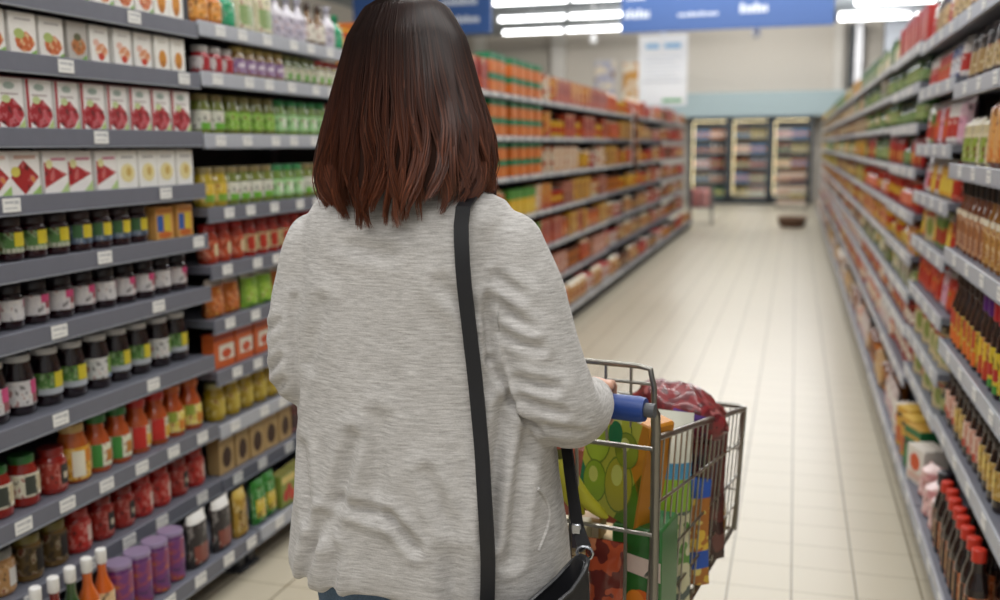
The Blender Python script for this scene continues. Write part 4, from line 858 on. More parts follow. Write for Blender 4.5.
FOLDS = [  # (x0,z0,x1,z1,width,depth) creases on the back
    (-.727, .83, -.775, .70, .010, .010), (-.665, .97, -.715, .80, .012, .009), (-.60, .85, -.555, .80, .009, .008), (-.69, .86, -.60, .845, .010, .006), (-.425, 1.03, -.440, .82, .011, .012), (-.395, 1.0, -.41, .78, .010, .009),
    (-.62, 1.0, -.625, .86, .016, .006), (-.70, .78, -.715, .68, .010, .007), (-.50, .80, -.49, .66, .014, .007), (-.452, 1.19, -.448, 1.05, .008, .004), (-.797, 1.18, -.800, 1.0, .008, .004),
    (-.44, 1.23, -.40, 1.20, .008, .005), (-.44, 1.19, -.385, 1.15, .008, .006), (-.435, 1.14, -.37, 1.12, .008, .005), (-.40, 1.07, -.345, 1.06, .008, .006), (-.395, 1.04, -.33, 1.02, .007, .005), (-.38, 1.0, -.31, .985, .007, .005), (-.83, 1.14, -.86, 1.12, .008, .004), (-.825, 1.08, -.858, 1.05, .007, .005), (-.82, 1.04, -.85, 1.02, .007, .004), (-.54, .92, -.50, .83, .012, .006), (-.73, 1.18, -.76, 1.08, .014, .005), (-.52, 1.22, -.47, 1.17, .012, .005), (-.70, 1.28, -.60, 1.265, .012, .003), (-.78, .93, -.76, .82, .012, .006)]
FOLDS += [(-.455, 1.20, -.449, 1.10, .006, .007), (-.449, 1.10, -.400, 1.005, .006, .008), (-.400, 1.005, -.372, .985, .006, .007)]
FOLDS = [(a, b, c, d, w_ * 1.05, dp * 1.35) for (a, b, c, d, w_, dp) in FOLDS]
def wrinkle(me):
    me.update(); no = [v.normal.copy() for v in me.vertices]
    for v, n in zip(me.vertices, no):
        p = v.co; d = 0.0
        for (x0, z0, x1, z1, wd, dp) in FOLDS:
            if n.y > .35: continue
            ax, az = x1 - x0, z1 - z0; L2 = ax * ax + az * az
            t = max(0.0, min(1.0, ((p.x - x0) * ax + (p.z - z0) * az) / L2))
            dx, dz = p.x - x0 - ax * t, p.z - z0 - az * t; q = (dx * dx + dz * dz) ** .5
            if q < wd * 4: 
                f = .35 + .65 * math.sin(math.pi * min(1, max(0, .15 + .7 * t)))
                d += dp * f * (-math.exp(-(q / wd) ** 2) + .55 * math.exp(-((q - 1.9 * wd) / wd) ** 2))
        d += .0045 * noise.noise(Vector((p.x * 9, p.y * 6, p.z * 5))) + .0016 * noise.noise(Vector((p.x * 30, p.y * 20, p.z * 22)))
        if p.z < .80: d += .006 * (0.80 - p.z) / .16 * math.sin(p.x * 36 + p.y * 24)
        v.co = p + n * d
cm = solid('cardigan', card, .006, 9, wrinkle); cm.materials.append(cloth_mat()); cardo = pob('cardigan', cm)
from mathutils.bvhtree import BVHTree
bm = bmesh.new(); bm.from_mesh(cm); BV = BVHTree.FromBMesh(bm)
def backy(x, z):
    h = BV.ray_cast(Vector((x, .5, z)), Vector((0, 1, 0))); return h[0].y if h[0] is not None else 1.5
a = MB(); rows = []
for k in range(9):
    z = .655 + .0022 * k
    rows.append([( -.596 + .256 * math.copysign(abs(math.cos(q)) ** .87, math.cos(q)), 1.535 + .156 * math.copysign(abs(math.sin(q)) ** .87, math.sin(q)), z) for q in [2 * math.pi * i / 40 for i in range(40)]])
# sleeve cuffs and pocket
for (c0, c1, r_) in (((-.332, 1.646, .988), (-.330, 1.672, .989), .0405), ((-.708, 1.712, .996), (-.686, 1.740, .994), .0405)):
    b = MB(); b.tube([c0, c1], [r_ * 1.03, r_], GRY, 18); cu = pob('cuff', b); cu.data.materials.clear(); cu.data.materials.append(cm.materials[0])
pk_ = MB(); P = []
for k in range(8):
    z = .79 + .10 * k / 7; x = -.372 + .010 * math.sin(k * .5); P.append((x, backy(x, z) - .002, z))
pk_.tube(P, .003, GRY, 8); po = pob('pocket_edge', pk_); po.data.materials.clear(); po.data.materials.append(cm.materials[0])
# jeans and shoes
jm = bpy.data.materials.new('denim'); jm.use_nodes = True; nt = jm.node_tree; b_ = nt.nodes['Principled BSDF']; b_.inputs['Roughness'].default_value = .85
tc = nt.nodes.new('ShaderNodeTexCoord'); nn = nt.nodes.new('ShaderNodeTexNoise'); nn.inputs['Scale'].default_value = 300; cr = nt.nodes.new('ShaderNodeValToRGB'); cr.color_ramp.elements[0].color = lin('#33465c'); cr.color_ramp.elements[1].color = lin('#5f7891')
nt.links.new(tc.outputs['Object'], nn.inputs['Vector']); nt.links.new(nn.outputs['Fac'], cr.inputs[0]); nt.links.new(cr.outputs[0], b_.inputs['Base Color'])
jb = MB(); loft(jb, [(.60, PX, 1.535, .175, .115), (.70, PX, 1.535, .195, .125), (.80, PX, 1.535, .19, .12), (.92, PX, 1.535, .17, .105)], GRY)
for s in (-1, 1): limb(jb, [(PX + s * .10, 1.535, .70, .095), (PX + s * .097, 1.54, .56, .086), (PX + s * .092, 1.545, .45, .068), (PX + s * .09, 1.53, .30, .062), (PX + s * .09, 1.515, .10, .052)], 18)
jme = solid('jeans', jb, .008, 4); jme.materials.append(jm); pob('jeans', jme)
for s in (-1, 1):
    sbm = MB(); limb(sbm, [(PX + s * .09, 1.505, .052, .046), (PX + s * .095, 1.58, .042, .042), (PX + s * .10, 1.66, .036, .038), (PX + s * .10, 1.70, .033, .030)], 16)
    sm_ = solid('shoe', sbm, .006, 3)
    for v in sm_.vertices: v.co.z = max(v.co.z, .002)
    sm_.materials.append(mat('#e4e2de', .6)); so = pob('shoe', sm_)
    a = MB(); a.tube([(PX + s * .09, 1.470, .012), (PX + s * .093, 1.53, .012), (PX + s * .097, 1.61, .012), (PX + s * .10, 1.70, .012)], [.034, .043, .043, .03], mat('#f2f1ee', .6), 12)
    me = a.mesh('sole')
    for v in me.vertices: v.co.z = .001 if v.co.z < .012 else min(v.co.z, .022)
    o = ob('sole', me, so)
# hair
def hair_mat(k):
    m = bpy.data.materials.new('brown_hair'); m.use_nodes = True; nt = m.node_tree; b = nt.nodes['Principled BSDF']; N = nt.nodes.new; L = nt.links.new
    tc = N('ShaderNodeTexCoord'); sp = N('ShaderNodeSeparateXYZ'); L(tc.outputs['Object'], sp.inputs[0])
    mr = N('ShaderNodeMapRange'); mr.inputs[1].default_value = 1.60; mr.inputs[2].default_value = 1.33; L(sp.outputs[2], mr.inputs[0])
    cr = N('ShaderNodeValToRGB'); e = cr.color_ramp.elements
    A = (('#2c1f1c', '#472a21', '#643a29'), ('#221816', '#35211b', '#4c2d22'), ('#36251f', '#5c3628', '#854c34'))[k]
    e[0].color = lin(A[0]); e[1].color = lin(A[2]); q = e.new(.5); q.color = lin(A[1]); L(mr.outputs[0], cr.inputs[0]); L(cr.outputs[0], b.inputs['Base Color'])
    b.inputs['Roughness'].default_value = .38; b.inputs['Specular IOR Level'].default_value = .34; return m
HM = [hair_mat(0), hair_mat(1), hair_mat(2)]
HT = [(1.674, .004, .004, 1.545), (1.668, .040, .045, 1.545), (1.650, .068, .075, 1.543), (1.605, .094, .103, 1.54), (1.536, .115, .115, 1.535), (1.46, .138, .120, 1.53), (1.40, .147, .118, 1.525), (1.365, .144, .116, 1.52), (1.335, .130, .112, 1.515), (1.30, .112, .106, 1.51)]
seg = [0.0]
for i in range(1, len(HT)): seg.append(seg[-1] + math.hypot(HT[i][0] - HT[i - 1][0], HT[i][2] - HT[i - 1][2]))
def hsec(s):
    q = s * seg[-1]
    for i in range(1, len(HT)):
        if q <= seg[i] or i == len(HT) - 1:
            t = (q - seg[i - 1]) / (seg[i] - seg[i - 1]); A, B = HT[i - 1], HT[i]; return [A[k] + (B[k] - A[k]) * t for k in range(4)]
def hcx(z): return -.612 + (.008 if 1.45 < z < 1.56 else 0)
def hpos(th, s, k=1.0):
    z, hw, hd, cy = hsec(s); return Vector((-.611 + hw * k * math.cos(th), cy + hd * k * math.sin(th), z))
hb = MB()
# under layer: closed cap, open at the face
rows = []
for j in range(25):
    s = j / 24 * .84; rows.append([hpos(R(132 - 0) + (R(276)) * i / 40, s, .95) if s > .16 else hpos(2 * math.pi * i / 40 + R(132), s, .95) for i in range(41)])
hb.grid(rows, mat('#33211b', .85, spec=.1))
r3 = random.Random(3); locks = [(R(112) + R(316) * (i + r3.random()) / 74, r3.uniform(-.05, .05), r3.uniform(0, 6.28), r3.uniform(.90, 1.0), r3.uniform(9, 15), r3.uniform(.5, 1.5)) for i in range(74)]
for k in range(7500):
    th0 = R(110) + R(320) * r3.random(); lk = min(locks, key=lambda l: abs(l[0] - th0))
    deep = r3.random() < .35
    kk = r3.uniform(.90, .96) if deep else r3.uniform(.96, 1.015); ph = lk[2] + r3.uniform(-.6, .6); side = abs(math.cos(th0))
    send = min(1.0, lk[3] * r3.uniform(.92, 1.0)) * (1 - .05 * (math.cos(th0) > .5)); s0 = r3.uniform(0.0, .10)
    front = not (R(150) < th0 % (2 * math.pi) < R(390))
    pts = []; rs = []; n = 20; fly = r3.random() < .05; am = lk[5]
    for j in range(n):
        t = j / (n - 1); s = s0 + (send - s0) * t
        g = max(0, (s - .32) / .68)
        th = th0 + (lk[0] - th0) * .5 * g ** 1.5 + .12 * am * g ** 1.5 * math.sin(ph + s * lk[4] * 1.35) + lk[1] * g
        kx = kk + (.062 * am * g ** 1.6 * math.sin(ph * 1.7 + s * (lk[4] * 1.35 + 3))) - .07 * max(0, g - .8) / .2 + (.07 * g * g if fly else 0)
        p = hpos(th, s, kx)
        if front and s > .25: p.y = min(p.y, 1.60)
        pts.append(p); rs.append(.0014 * (1 - .8 * max(0, (t - .72) / .28)) * (.7 if j == 0 else 1))
    hb.tube(pts, rs, HM[0 if k % 5 < 3 else (1 if k % 5 == 3 else 2)], 3, caps=False)
hm_ = hb.mesh('hair', ang=80); pob('hair', hm_)

# ------------------------------------------------------------------ shoulder bag
LEA = mat('#17171a', .42, spec=.5); LEA2 = mat('#232326', .35)
bag = empty('shoulder_bag', (-.37, 1.42, .46)); tag(bag, 'black leather shoulder bag hanging on the woman\'s right hip', 'handbag')
def bob(name, d, par=bag):
    o = ob(name, d, par)
    if par is bag: o.matrix_parent_inverse = Matrix.Translation((.37, -1.42, -.46))
    return o
def ribbon(path, wdirs, w, th, m):
    b = MB(); rows = []
    for i, (p, d) in enumerate(zip(path, wdirs)):
        p = Vector(p); t = (Vector(path[min(i + 1, len(path) - 1)]) - Vector(path[max(i - 1, 0)])).normalized(); d = (Vector(d) - t * Vector(d).dot(t)).normalized(); n = t.cross(d)
        rows.append([p + d * w / 2 + n * th / 2, p + d * w / 2 * 1.02, p + d * w / 2 - n * th / 2, p - d * w / 2 - n * th / 2, p - d * w / 2 * 1.02, p - d * w / 2 + n * th / 2])
    b.grid(rows, m, closed_u=True); b.poly(rows[0][::-1], m); b.poly(rows[-1], m); return b
bA, bB = Vector((-.452, 1.330, 0)), Vector((-.300, 1.475, 0)); bd = (bB - bA).normalized(); bn = Vector((bd.y, -bd.x, 0))
rows = []; nz = 9
for j in range(nz + 1):
    v = j / nz; rr_ = []
    for i in range(24):
        q = 2 * math.pi * i / 24; c, s = math.cos(q), math.sin(q)
        u = .5 + .5 * math.copysign(abs(c) ** .35, c); th = .05 * (1 - .5 * v) * math.copysign(abs(s) ** .6, s)
        zt = .722 + .056 * u ** 2.2 - .03 * math.sin(math.pi * u) * (1 if u < .98 else 0)
        z = .46 + (zt - .46) * v; p = bA.lerp(bB, u * (1.06 - .06 * v) - .03 * (1 - v)) + bn * th
        rr_.append((p.x + .004 * noise.noise(Vector((u * 5, v * 4, s))), p.y, z))
    rows.append(rr_)
b = MB(); b.grid(rows, LEA, closed_u=True); b.poly(rows[0][::-1], LEA)
inner = [[Vector(p) * .93 + (Vector((-.376, 1.4025, Vector(p).z)) * .07) for p in rows[-1]]]; inner.append([(p.x, p.y, p.z - .06) for p in inner[0]])
b.grid([rows[-1], inner[0], inner[1]], LEA2, closed_u=True); b.poly(inner[1], LEA2); bob('pouch', b)
b = MB(); b.tube([Vector(p) + Vector((0, 0, .001)) for p in rows[-1]], .004, LEA2, 6, closed=True); bob('rim', b)
path = [(-.4945, 1.338), (-.497, 1.31), (-.4945, 1.285), (-.492, 1.25), (-.489, 1.217), (-.486, 1.19), (-.482, 1.155), (-.478, 1.12), (-.473, 1.08), (-.469, 1.046), (-.465, 1.01), (-.461, .98), (-.457, .945), (-.454, .912), (-.451, .88), (-.448, .85), (-.446, .815), (-.445, .785)]
Yb = [min(backy(x + q * .013, z + r_ * .012) for q in (-1, 0, 1) for r_ in (-1, 0, 1)) for x, z in path]
Yb = [sum(Yb[max(0, k - 1):k + 2]) / len(Yb[max(0, k - 1):k + 2]) for k in range(len(Yb))]
P = [(x + .007, y - .004, z) for (x, z), y in zip(path, Yb)]
def topz(x, y):
    h = BV.ray_cast(Vector((x, y, 1.9)), Vector((0, 0, -1))); return (h[0].z if h[0] is not None else 1.34) + .005
def fronty(x, z):
    h = BV.ray_cast(Vector((x, 2.5, z)), Vector((0, -1, 0))); return (h[0].y if h[0] is not None else 1.6) + .004
tp = [(-.478, fronty(-.482, 1.20), 1.20), (-.482, fronty(-.482, 1.28), 1.28)] + [(-.486, y, topz(-.486, y)) for y in (1.575, 1.555, 1.535, 1.515, 1.495)]
low = [(-.438, Yb[-1] - .006, .755), (-.438, Yb[-1] - .010, .725)]
front = [(-.303, 1.490, .787), (-.322, 1.520, .81), (-.336, 1.545, .86), (-.352, 1.57, .93), (-.368, 1.59, 1.0), (-.41, fronty(-.41, 1.08) + .01, 1.08), (-.45, fronty(-.45, 1.14), 1.14)]
full = front[1:] + tp + P + low
bob('strap', ribbon(full, [(.85, -.5, 0)] * 4 + [(1, 0, 0)] * (len(full) - 4), .0235, .0035, LEA))
bob('strap_tab', ribbon(front[:2], [(0.85, -.5, 0)] * 2, .022, .0035, LEA2))
MET = mat('#b9bcc2', .25, 1.0)
b = MB(); b.tube([(-.303 + .013 * math.cos(q * math.pi / 5), 1.486, .782 + .011 * math.sin(q * math.pi / 5)) for q in range(10)], .0028, MET, 6, closed=True); bob('ring', b)
b = MB(); b.box(-.330, -.314, 1.508, 1.514, .802, .820, MET, .002); bob('buckle', b)
b = MB(); b.tube([(-.445, 1.335, .725), (-.455, 1.322, .745), (-.468, 1.318, .742), (-.478, 1.318, .722), (-.474, 1.318, .695)], .005, LEA2, 7); bob('zip_pull', b)
b = MB(); b.tube([(-.297, 1.474, .755), (-.296, 1.470, .71), (-.297, 1.470, .67)], .0035, MET, 6); bob('zipper', b)
#PART4
# ------------------------------------------------------------------ shopping cart (u forward, v to the left, z up)
CY = R(10.0); e1 = Vector((math.sin(CY), math.cos(CY), 0)); e2 = Vector((-math.cos(CY), math.sin(CY), 0)); CO = Vector((-.226, 1.735, 0))
def cp(u, v, z): return CO + e1 * u + e2 * v + Vector((0, 0, z))
CHR = mat('#8e8b84', .3, 1.0); WIRE = mat('#a3a099', .3, 1.0)
cart = empty('shopping_cart', tuple(CO)); tag(cart, 'metal wire shopping cart with blue handle filled with groceries', 'shopping cart')
def cob(name, d, par=cart):
    o = ob(name, d, par)
    if par is cart: o.matrix_parent_inverse = Matrix.Translation(-CO)
    return o
LEN, WR, WF = .745, .50, .43
def rimz(u): return .905 - .122 * u / LEN
def botz(u): return .415 + .045 * u / LEN
def side_v(u, f, sd):  # f 0 bottom 1 top
    if sd == 0: return .025 * (1 - f)
    w_ = WR + (WF - WR) * u / LEN; return w_ - .025 * (1 - f)
def spt(u, f, sd): return cp(u, side_v(u, f, sd), botz(u) + (rimz(u) - botz(u)) * f)
for sd in (0, 1):
    b = MB()
    for k in range(19):
        u = .02 + (LEN - .03) * k / 18; b.tube([spt(u, 0, sd), spt(u, .5, sd), spt(u, 1, sd)], .0021, WIRE, 6)
    for f in (.22, .46, .73): b.tube([spt(0, f, sd), spt(LEN, f, sd)], .0032, WIRE, 6)
    cob('side_panel', b)
b = MB()
for k in range(12):
    q = k / 11; v0 = side_v(LEN, 0, 0) + (side_v(LEN, 0, 1) - side_v(LEN, 0, 0)) * q; v1 = WF * q
    b.tube([cp(LEN, v0, botz(LEN)), cp(LEN + .004, v1, rimz(LEN))], .0021, WIRE, 6)
for f in (.33, .66): b.tube([spt(LEN, f, 0), spt(LEN, f, 1)], .0032, WIRE, 6)
cob('front_panel', b)
b = MB()
for k in range(13):
    q = .02 + .96 * k / 12
    b.tube([cp(0, side_v(0, 0, 0) + (side_v(0, 0, 1) - side_v(0, 0, 0)) * q, botz(0)), cp(LEN, side_v(LEN, 0, 0) + (side_v(LEN, 0, 1) - side_v(LEN, 0, 0)) * q, botz(LEN))], .0024, WIRE, 6)
for k in range(9):
    u = .04 + (LEN - .06) * k / 8; b.tube([spt(u, 0, 0) - Vector((0, 0, .004)), spt(u, 0, 1) - Vector((0, 0, .004))], .003, WIRE, 6)
cob('basket_floor', b)
b = MB()
for v in (.055, .15, .165, .25, .34, .42, .46): b.tube([cp(-.004, v, .425), cp(-.012, v - .006, .66), cp(.0, v, .80), cp(-.006, v, .892)], .0034, WIRE, 7)
for z in (.43, .725, .888): b.tube([cp(-.008, .0, z), cp(-.008, .50, z)], .0042, WIRE, 8)
cob('rear_gate', b)
# thick rim and corner posts
b = MB()
rim = [cp(0, 0, rimz(0)), cp(LEN * .5, 0, rimz(LEN * .5)), cp(LEN - .02, 0, rimz(LEN)), cp(LEN, .02, rimz(LEN)), cp(LEN, WF - .02, rimz(LEN)), cp(LEN - .02, WF, rimz(LEN)), cp(LEN * .5, (WR + WF) / 2, rimz(LEN * .5)), cp(0, WR, rimz(0))]
b.tube(rim, .0065, CHR, 10)
for v in (0.0, WF): b.tube([cp(LEN, v + (.004 if v == 0 else -.004), rimz(LEN) - .008), cp(LEN, v + (.02 if v == 0 else -.02), botz(LEN))], .0062, CHR, 10)
b.tube([spt(0, 0, 0), spt(LEN, 0, 0), spt(LEN, 0, 1), spt(0, 0, 1)], .0055, CHR, 8)
cob('rim', b)
b = MB()
for v in (-.002, WR + .002):
    s = 1 if v < .1 else -1
    b.tube([cp(-.035, v + s * .004, .966), cp(-.022, v, .966), cp(-.004, v, .952), cp(0, v, .92), cp(0, v, .60), cp(.0, v + s * .01, .40), cp(.03, v + s * .02, .22), cp(.10, v + s * .03, .175), cp(LEN - .08, v + s * .055, .165)], .0088, CHR, 12)
b.tube([cp(LEN - .12, .05, .168), cp(LEN - .12, WR - .05, .168)], .008, CHR, 8); b.tube([cp(.05, .02, .19), cp(.05, WR - .02, .19)], .008, CHR, 8)
for v in (.06, WR - .06): b.tube([cp(LEN - .14, v, .17), cp(LEN * .6, v, botz(LEN * .6))], .007, CHR, 8)
cob('frame', b)
hd = MB(); BLU = mat('#1d3f86', .4)
hp = [cp(-.032, v, .966) for v in (.008, .02, .25, .48, .492)]
hd.tube(hp, [.021, .0235, .0215, .0235, .021], BLU, 16); cob('handle', hd)
b = MB()
for v in (.0, WR): b.tube([cp(-.032, v - .010, .966), cp(-.032, v + .010, .966)], .013, mat('#54565a', .4), 14); b.box(0, 0.001, 0, 0.001, 0, .001, BLU, M=Matrix.Translation(cp(-.03, v, .966)))
cob('handle_clamp', b)
# folding child-seat back rising above the rim
b = MB(); u = .055
b.tube([cp(u, .02, .86), cp(u, .02, .985), cp(u, .028, 1.020), cp(u, .05, 1.024), cp(u, .44, 1.024), cp(u, .472, 1.020), cp(u, .48, .985), cp(u, .48, .86)], .0055, CHR, 10)
b.tube([cp(u, .02, .992), cp(u, .48, .992)], .0035, WIRE, 8)
for v in (.065, .115, .165, .22, .28, .335, .385, .435): b.tube([cp(u, v, 1.024), cp(u, v, .93), cp(u + .01, v, .86)], .003, WIRE, 6)
b.tube([cp(u + .01, .02, .862), cp(u + .01, .48, .862)], .004, WIRE, 8)
cob('child_seat', b)
for (u, v) in ((.08, .02), (.08, WR - .02), (LEN - .10, .07), (LEN - .10, WR - .07)):
    b = MB(); c = cp(u, v, .062)
    b.tube([c - e2 * .014, c + e2 * .014], .060, mat('#3a3b3e', .6), 20); b.tube([c - e2 * .018, c + e2 * .018], .022, mat('#8a8c90', .4), 12)
    w_ = cob('caster', b)
    b = MB(); b.box(-.012, .012, -.024, -.020, -.01, .075, CHR, M=Matrix.Translation(c) @ Matrix.Rotation(-CY, 4, 'Z') @ Matrix.Rotation(math.pi / 2, 4, 'Z') @ Matrix.Rotation(0, 4, 'X')); b.box(-.012, .012, .020, .024, -.01, .075, CHR, M=Matrix.Translation(c) @ Matrix.Rotation(-CY, 4, 'Z') @ Matrix.Rotation(math.pi / 2, 4, 'Z')); b.tube([c + Vector((0, 0, .07)), c + Vector((0, 0, .115))], .012, CHR, 10)
    fk = cob('fork', b, w_)
# ------------------------------------------------------------------ groceries in the cart
CM = Matrix.Translation(CO) @ Matrix.Rotation(-CY, 4, 'Z') @ Matrix.Rotation(math.pi / 2, 4, 'Z')
# in CM space local x = u (forward), local y = v (left)
def gob(name, u, v, z, parts, label, cat, rot=(0, 0, 0)):
    """first part is the thing's own mesh; meshes are built around (0,0,0)"""
    base = CM @ Matrix.Translation((u, v, z)) @ Matrix.Rotation(rot[2], 4, 'Z') @ Matrix.Rotation(rot[1], 4, 'Y') @ Matrix.Rotation(rot[0], 4, 'X')
    o = ob(name, parts[0][1]); o.matrix_world = base; tag(o, label, cat)
    for n, b in parts[1:]: ob(n, b, o)
    return o
BASE = .452
def stk(m, x, w, h, shapes):  # flat prints on a face at local x (towards the camera = -x)
    pass
KY = 1.0
def face(b, x, pts, m):
    b.poly([(x, p * KY, q) for p, q in pts], m)
# brown cardboard box
a = MB(); a.box(-.09, .09, -.10, .10, 0, .185, mat('#a5703f', .7), .003)
f = MB()
for (x0, x1, y0, y1) in ((-.089, -.002, -.099, .099), (.002, .089, -.099, .099)): f.box(x0, x1, y0, y1, .1855, .190, mat('#dfc8a0', .7))
f2 = MB(); f2.box(-.0912, -.0902, -.097, .097, .14, .184, mat('#e0cfae', .6))
gob('cardboard_box', .125, .215, BASE, [('b', a), ('flap', f), ('cream_band', f2)], 'brown cardboard box with cream top at the rear of the cart', 'box')
# green carton with orange fruit, and its neighbour
GRN = mat('#2c6b2e', .35, coat=.3)
a = MB(); a.box(-.055, .055, -.05, .05, 0, .255, GRN, .004)
f = MB()
Q = lambda cy, cz, ry, rz: [(cy + ry * math.cos(i * math.pi / 10), cz + rz * math.sin(i * math.pi / 10)) for i in range(20)]
face(f, -.0556, [(-.049, .15), (.049, .17), (.049, .205), (-.049, .19)], mat('#d9c4b8', .4)); face(f, -.0556, Q(-.008, .075, .038, .055), mat('#d8641c', .35)); face(f, -.0558, Q(.002, .10, .02, .028), mat('#e58a2c', .35)); face(f, -.0557, Q(.034, .05, .014, .045), mat('#b54a1a', .35))
gob('juice_carton', .115, .052, BASE, [('b', a), ('fruit_print', f)], 'green carton printed with an orange, beside the cardboard box', 'carton')
red_m = printed(['#8a3a2c', '#b5502f', '#6a2a22', '#c9805a'], 22, .2)
a = pouch_mb(.085, .03, .235, lambda u, v: red_m, crinkle=.006, seed=5)
gob('tomato_pouch', .022, .10, BASE, [('b', a)], 'shiny brown-red pouch pressed against the rear wires of the cart', 'pouch', (0, 0, math.pi))
# small packs lying on the cardboard box
a = MB(); a.box(-.03, .03, -.045, .045, 0, .05, mat('#d9cdb0', .5), .004); f = MB(); f.box(-.0306, -.0302, -.043, .0, .006, .044, mat('#5a5560', .5)); f.box(-.0306, -.0302, .005, .04, .01, .04, mat('#c79a3c', .5))
gob('small_pack', .07, .20, BASE + .1915, [('b', a), ('dark_print', f)], 'small cream pack with dark print lying on the cardboard box', 'pack', (0, 0, .15))
a = pouch_mb(.09, .04, .075, lambda u, v: mat('#5a4a8a', .3) if v > .45 else mat('#dad8e0', .3), crinkle=.006, seed=9)
gob('snack_bag', .06, .275, BASE + .1915, [('b', a)], 'small purple and white bag left of the cream pack in the cart', 'bag', (0, 0, math.pi))
a = MB(); a.box(-.02, .02, -.03, .03, 0, .045, mat('#c9a878', .5), .004); f = MB(); f.box(-.0206, -.0202, -.026, .026, .006, .038, mat('#e3dccb', .5))
gob('paper_box', .13, .175, BASE + .1915, [('b', a), ('pale_print', f)], 'little tan box under the printed apple bag', 'box')
# printed apple shopping bag (box bag with green apples on its near face, orange side)
APG = mat('#2f7a34', .4); ORS = mat('#bd7a16', .45)
a = MB(); a.box(-.055, .020, -.078, .078, 0, .215, ORS, .005)
f = MB(); X = -.0556; KY = .078 / .095
face(f, X, [(-.094, .002), (.094, .002), (.094, .213), (-.094, .213)], mat('#c2c64a', .4))
face(f, X - .0002, [(.094, .002), (.094, .085), (.02, .002)], mat('#0f7a55', .4)); face(f, X - .0002, [(-.094, .002), (-.094, .12), (-.05, .05), (-.03, .002)], mat('#5a8a1f', .4)); face(f, X - .0002, [(-.094, .07), (-.094, .213), (-.075, .213), (-.06, .12)], mat('#c9851c', .4))
apple_m = [mat(c, .35) for c in ('#a5c034', '#bfc83e', '#92b42c', '#b5b038', '#8c9c28')]
for k, (cy, cz, ry, rz) in enumerate(((.055, .145, .040, .050), (-.005, .185, .040, .036), (.045, .055, .036, .042), (-.03, .075, .042, .055), (-.04, .15, .034, .034))):
    face(f, X - .0004 - .0002 * k, Q(cy, cz, ry * 1.08, rz * 1.08), mat('#6f8a2a', .4)); face(f, X - .0005 - .0002 * k, Q(cy, cz, ry, rz), apple_m[k]); face(f, X - .0006 - .0002 * k, Q(cy + ry * .2, cz + rz * .3, ry * .42, rz * .4), mat('#d3da7a', .35))
face(f, X - .0020, Q(.0, .172, .022, .026), mat('#1f7a4a', .4))
h_ = MB(); h_.tube([(-.05, .05, .212), (-.058, .045, .245), (-.058, -.02, .25), (-.05, -.05, .212)], .005, mat('#e3e0cc', .5), 7)
KY = 1.0
gob('shopping_bag', .135, .104, BASE + .262, [('b', a), ('apple_print', f), ('carry_handle', h_)], 'shopping bag printed with green apples and an orange side, on top in the cart', 'bag', (R(10), 0, R(-24)))
# bananas
a = MB(); ban = None
def banana(k, n):
    b = MB(); an = (k - (n - 1) / 2) * .22; P = []; rr = []
    for i in range(11):
        t = i / 10; q = -1.0 + 1.75 * t; y = .085 * math.sin(q * .9) ; z = -.125 * t; x = -.035 * math.sin(math.pi * t) 
        P.append(Vector((x - .01 * abs(k - 1.5) * 0, an * .16 * (t + .15) * 1.5, z))); rr.append(.006 + .0125 * math.sin(math.pi * min(1, .08 + t * .9)) ** .6 if t < .97 else .005)
    b.tube(P, rr, mat('#c7c234', .45), 9); return b
BS = .78
st = MB(); st.tube([(0, 0, -.004), (.0, 0, .012), (.004, .002, .026)], [.012, .009, .008], mat('#6a6a2a', .6), 8)
parts = [('b', st)] + [('banana', banana(k, 5)) for k in range(5)]
bo_ = gob('banana_bunch', .035, .200, BASE + .375, parts, 'bunch of yellow-green bananas leaning left of the apple bag', 'bananas')
bo_.scale = (.8, .8, .8)
# pouches deeper in the cart
wg = lambda u, v: (mat('#dfe4d8', .3) if v > .74 else (mat('#4f9ac4', .3) if (v > .66 and u > -.1) else (mat('#8fb83a', .3) if v > .54 else printed(['#8aa878', '#5a8a3c', '#c9c4a0', '#55605a'], 22, .3))))
a = pouch_mb(.15, .07, .425, wg, crinkle=.004, seed=4)
gob('frozen_food_pouch', .30, .085, BASE, [('b', a)], 'tall white, blue and green pouch behind the orange side of the apple bag', 'pouch', (0, 0, math.pi))
yb = lambda u, v: (mat('#2450a8', .3) if (v > .80 or (v < .30 and v > .16) or (abs(u) < .12 and v > .55)) else printed(['#c98a1c', '#d9b23a', '#a8661c', '#dcc86a'], 26, .3))
a = pouch_mb(.15, .08, .245, yb, crinkle=.004, seed=8)
gob('snack_pouch', .42, .075, BASE, [('b', a)], 'yellow and blue snack pouch behind the side wires of the cart', 'pouch', (0, 0, math.pi))
a = pouch_mb(.17, .09, .31, lambda u, v: printed(['#4a2420', '#5f302a', '#3a1c1a', '#6a4038'], 10, .25), crinkle=.006, seed=12)
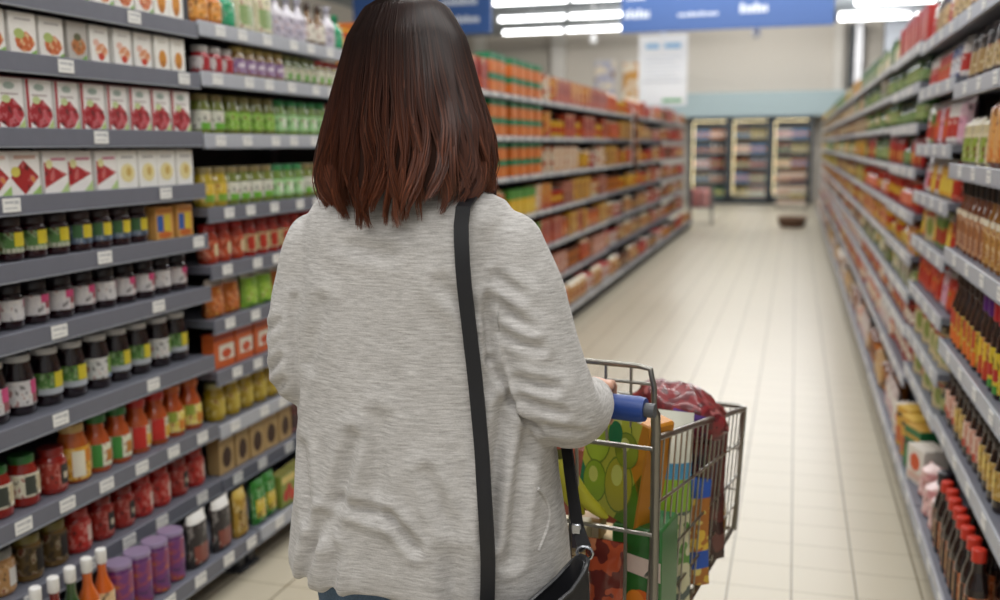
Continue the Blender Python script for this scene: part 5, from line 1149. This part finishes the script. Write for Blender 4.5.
gob('coffee_pouch', .55, .085, BASE + .006, [('b', a)], 'dark maroon pouch at the front end of the cart', 'pouch', (0, 0, math.pi + .2))
a = MB(); a.lathe([(.036, 0), (.042, .006), (.042, .095), (.034, .11)], mat('#c08c20', .25, coat=.4), 18); l = MB(); l.lathe([(.036, .108), (.037, .11), (.037, .124), (.034, .126)], mat('#8a6a1c', .4), 18)
gob('mustard_jar', .675, .07, BASE + .006, [('b', a), ('lid', l)], 'mustard yellow jar in the front corner of the cart', 'jar')
rd = printed(['#4a1216', '#7c2024', '#5c161c', '#9a5a58'], 30, .3, 3, coat=.25)
a = MB(); rows = []
for j in range(19):
    v = j / 18; r_ = []
    for i in range(30):
        q = 2 * math.pi * i / 30; th = math.pi * v
        p = Vector((math.sin(th) * math.cos(q) * .07, math.sin(th) * math.sin(q) * .11, -math.cos(th) * .062))
        n = noise.noise(p * 19) * .026 + noise.noise(p * 48 + Vector((3, 1, 2))) * .010
        r_.append(p + p.normalized() * n + Vector((0, 0, .0)))
    rows.append(r_)
a.grid(rows, rd, closed_u=True, mf=lambda i, j: mat('#5a3c86', .25) if (i in (15, 16, 17) and j in (9, 10)) else rd)
p_ = MB(); 
face(p_, -.079, [(.02, .01), (.075, .0), (.08, .03), (.03, .042)], mat('#6a4a9a', .3))
for k in range(len(p_.v)): p_.v[k] = (p_.v[k][0] - .004, p_.v[k][1], p_.v[k][2])
gob('crisp_bag', .46, .085, BASE + .385, [('b', a)], 'crinkled glossy red foil bag on top at the front of the cart', 'bag', (R(14), 0, 0))
a = MB(); a.box(-.10, .10, -.10, .10, 0, .30, printed(['#7a3a2c', '#8f4a38', '#6a2e26'], 8, .4), .006); f = MB(); f.box(-.099, .099, -.004, .004, .3002, .304, mat('#b59a80', .5))
gob('cereal_box', .45, .285, BASE, [('b', a), ('tape', f)], 'brown-red carton hidden under the red foil bag', 'carton')
a = MB(); a.box(-.05, .05, -.07, .07, 0, .06, mat('#8a2a2c', .4), .005)
print('products', NPROD[0])
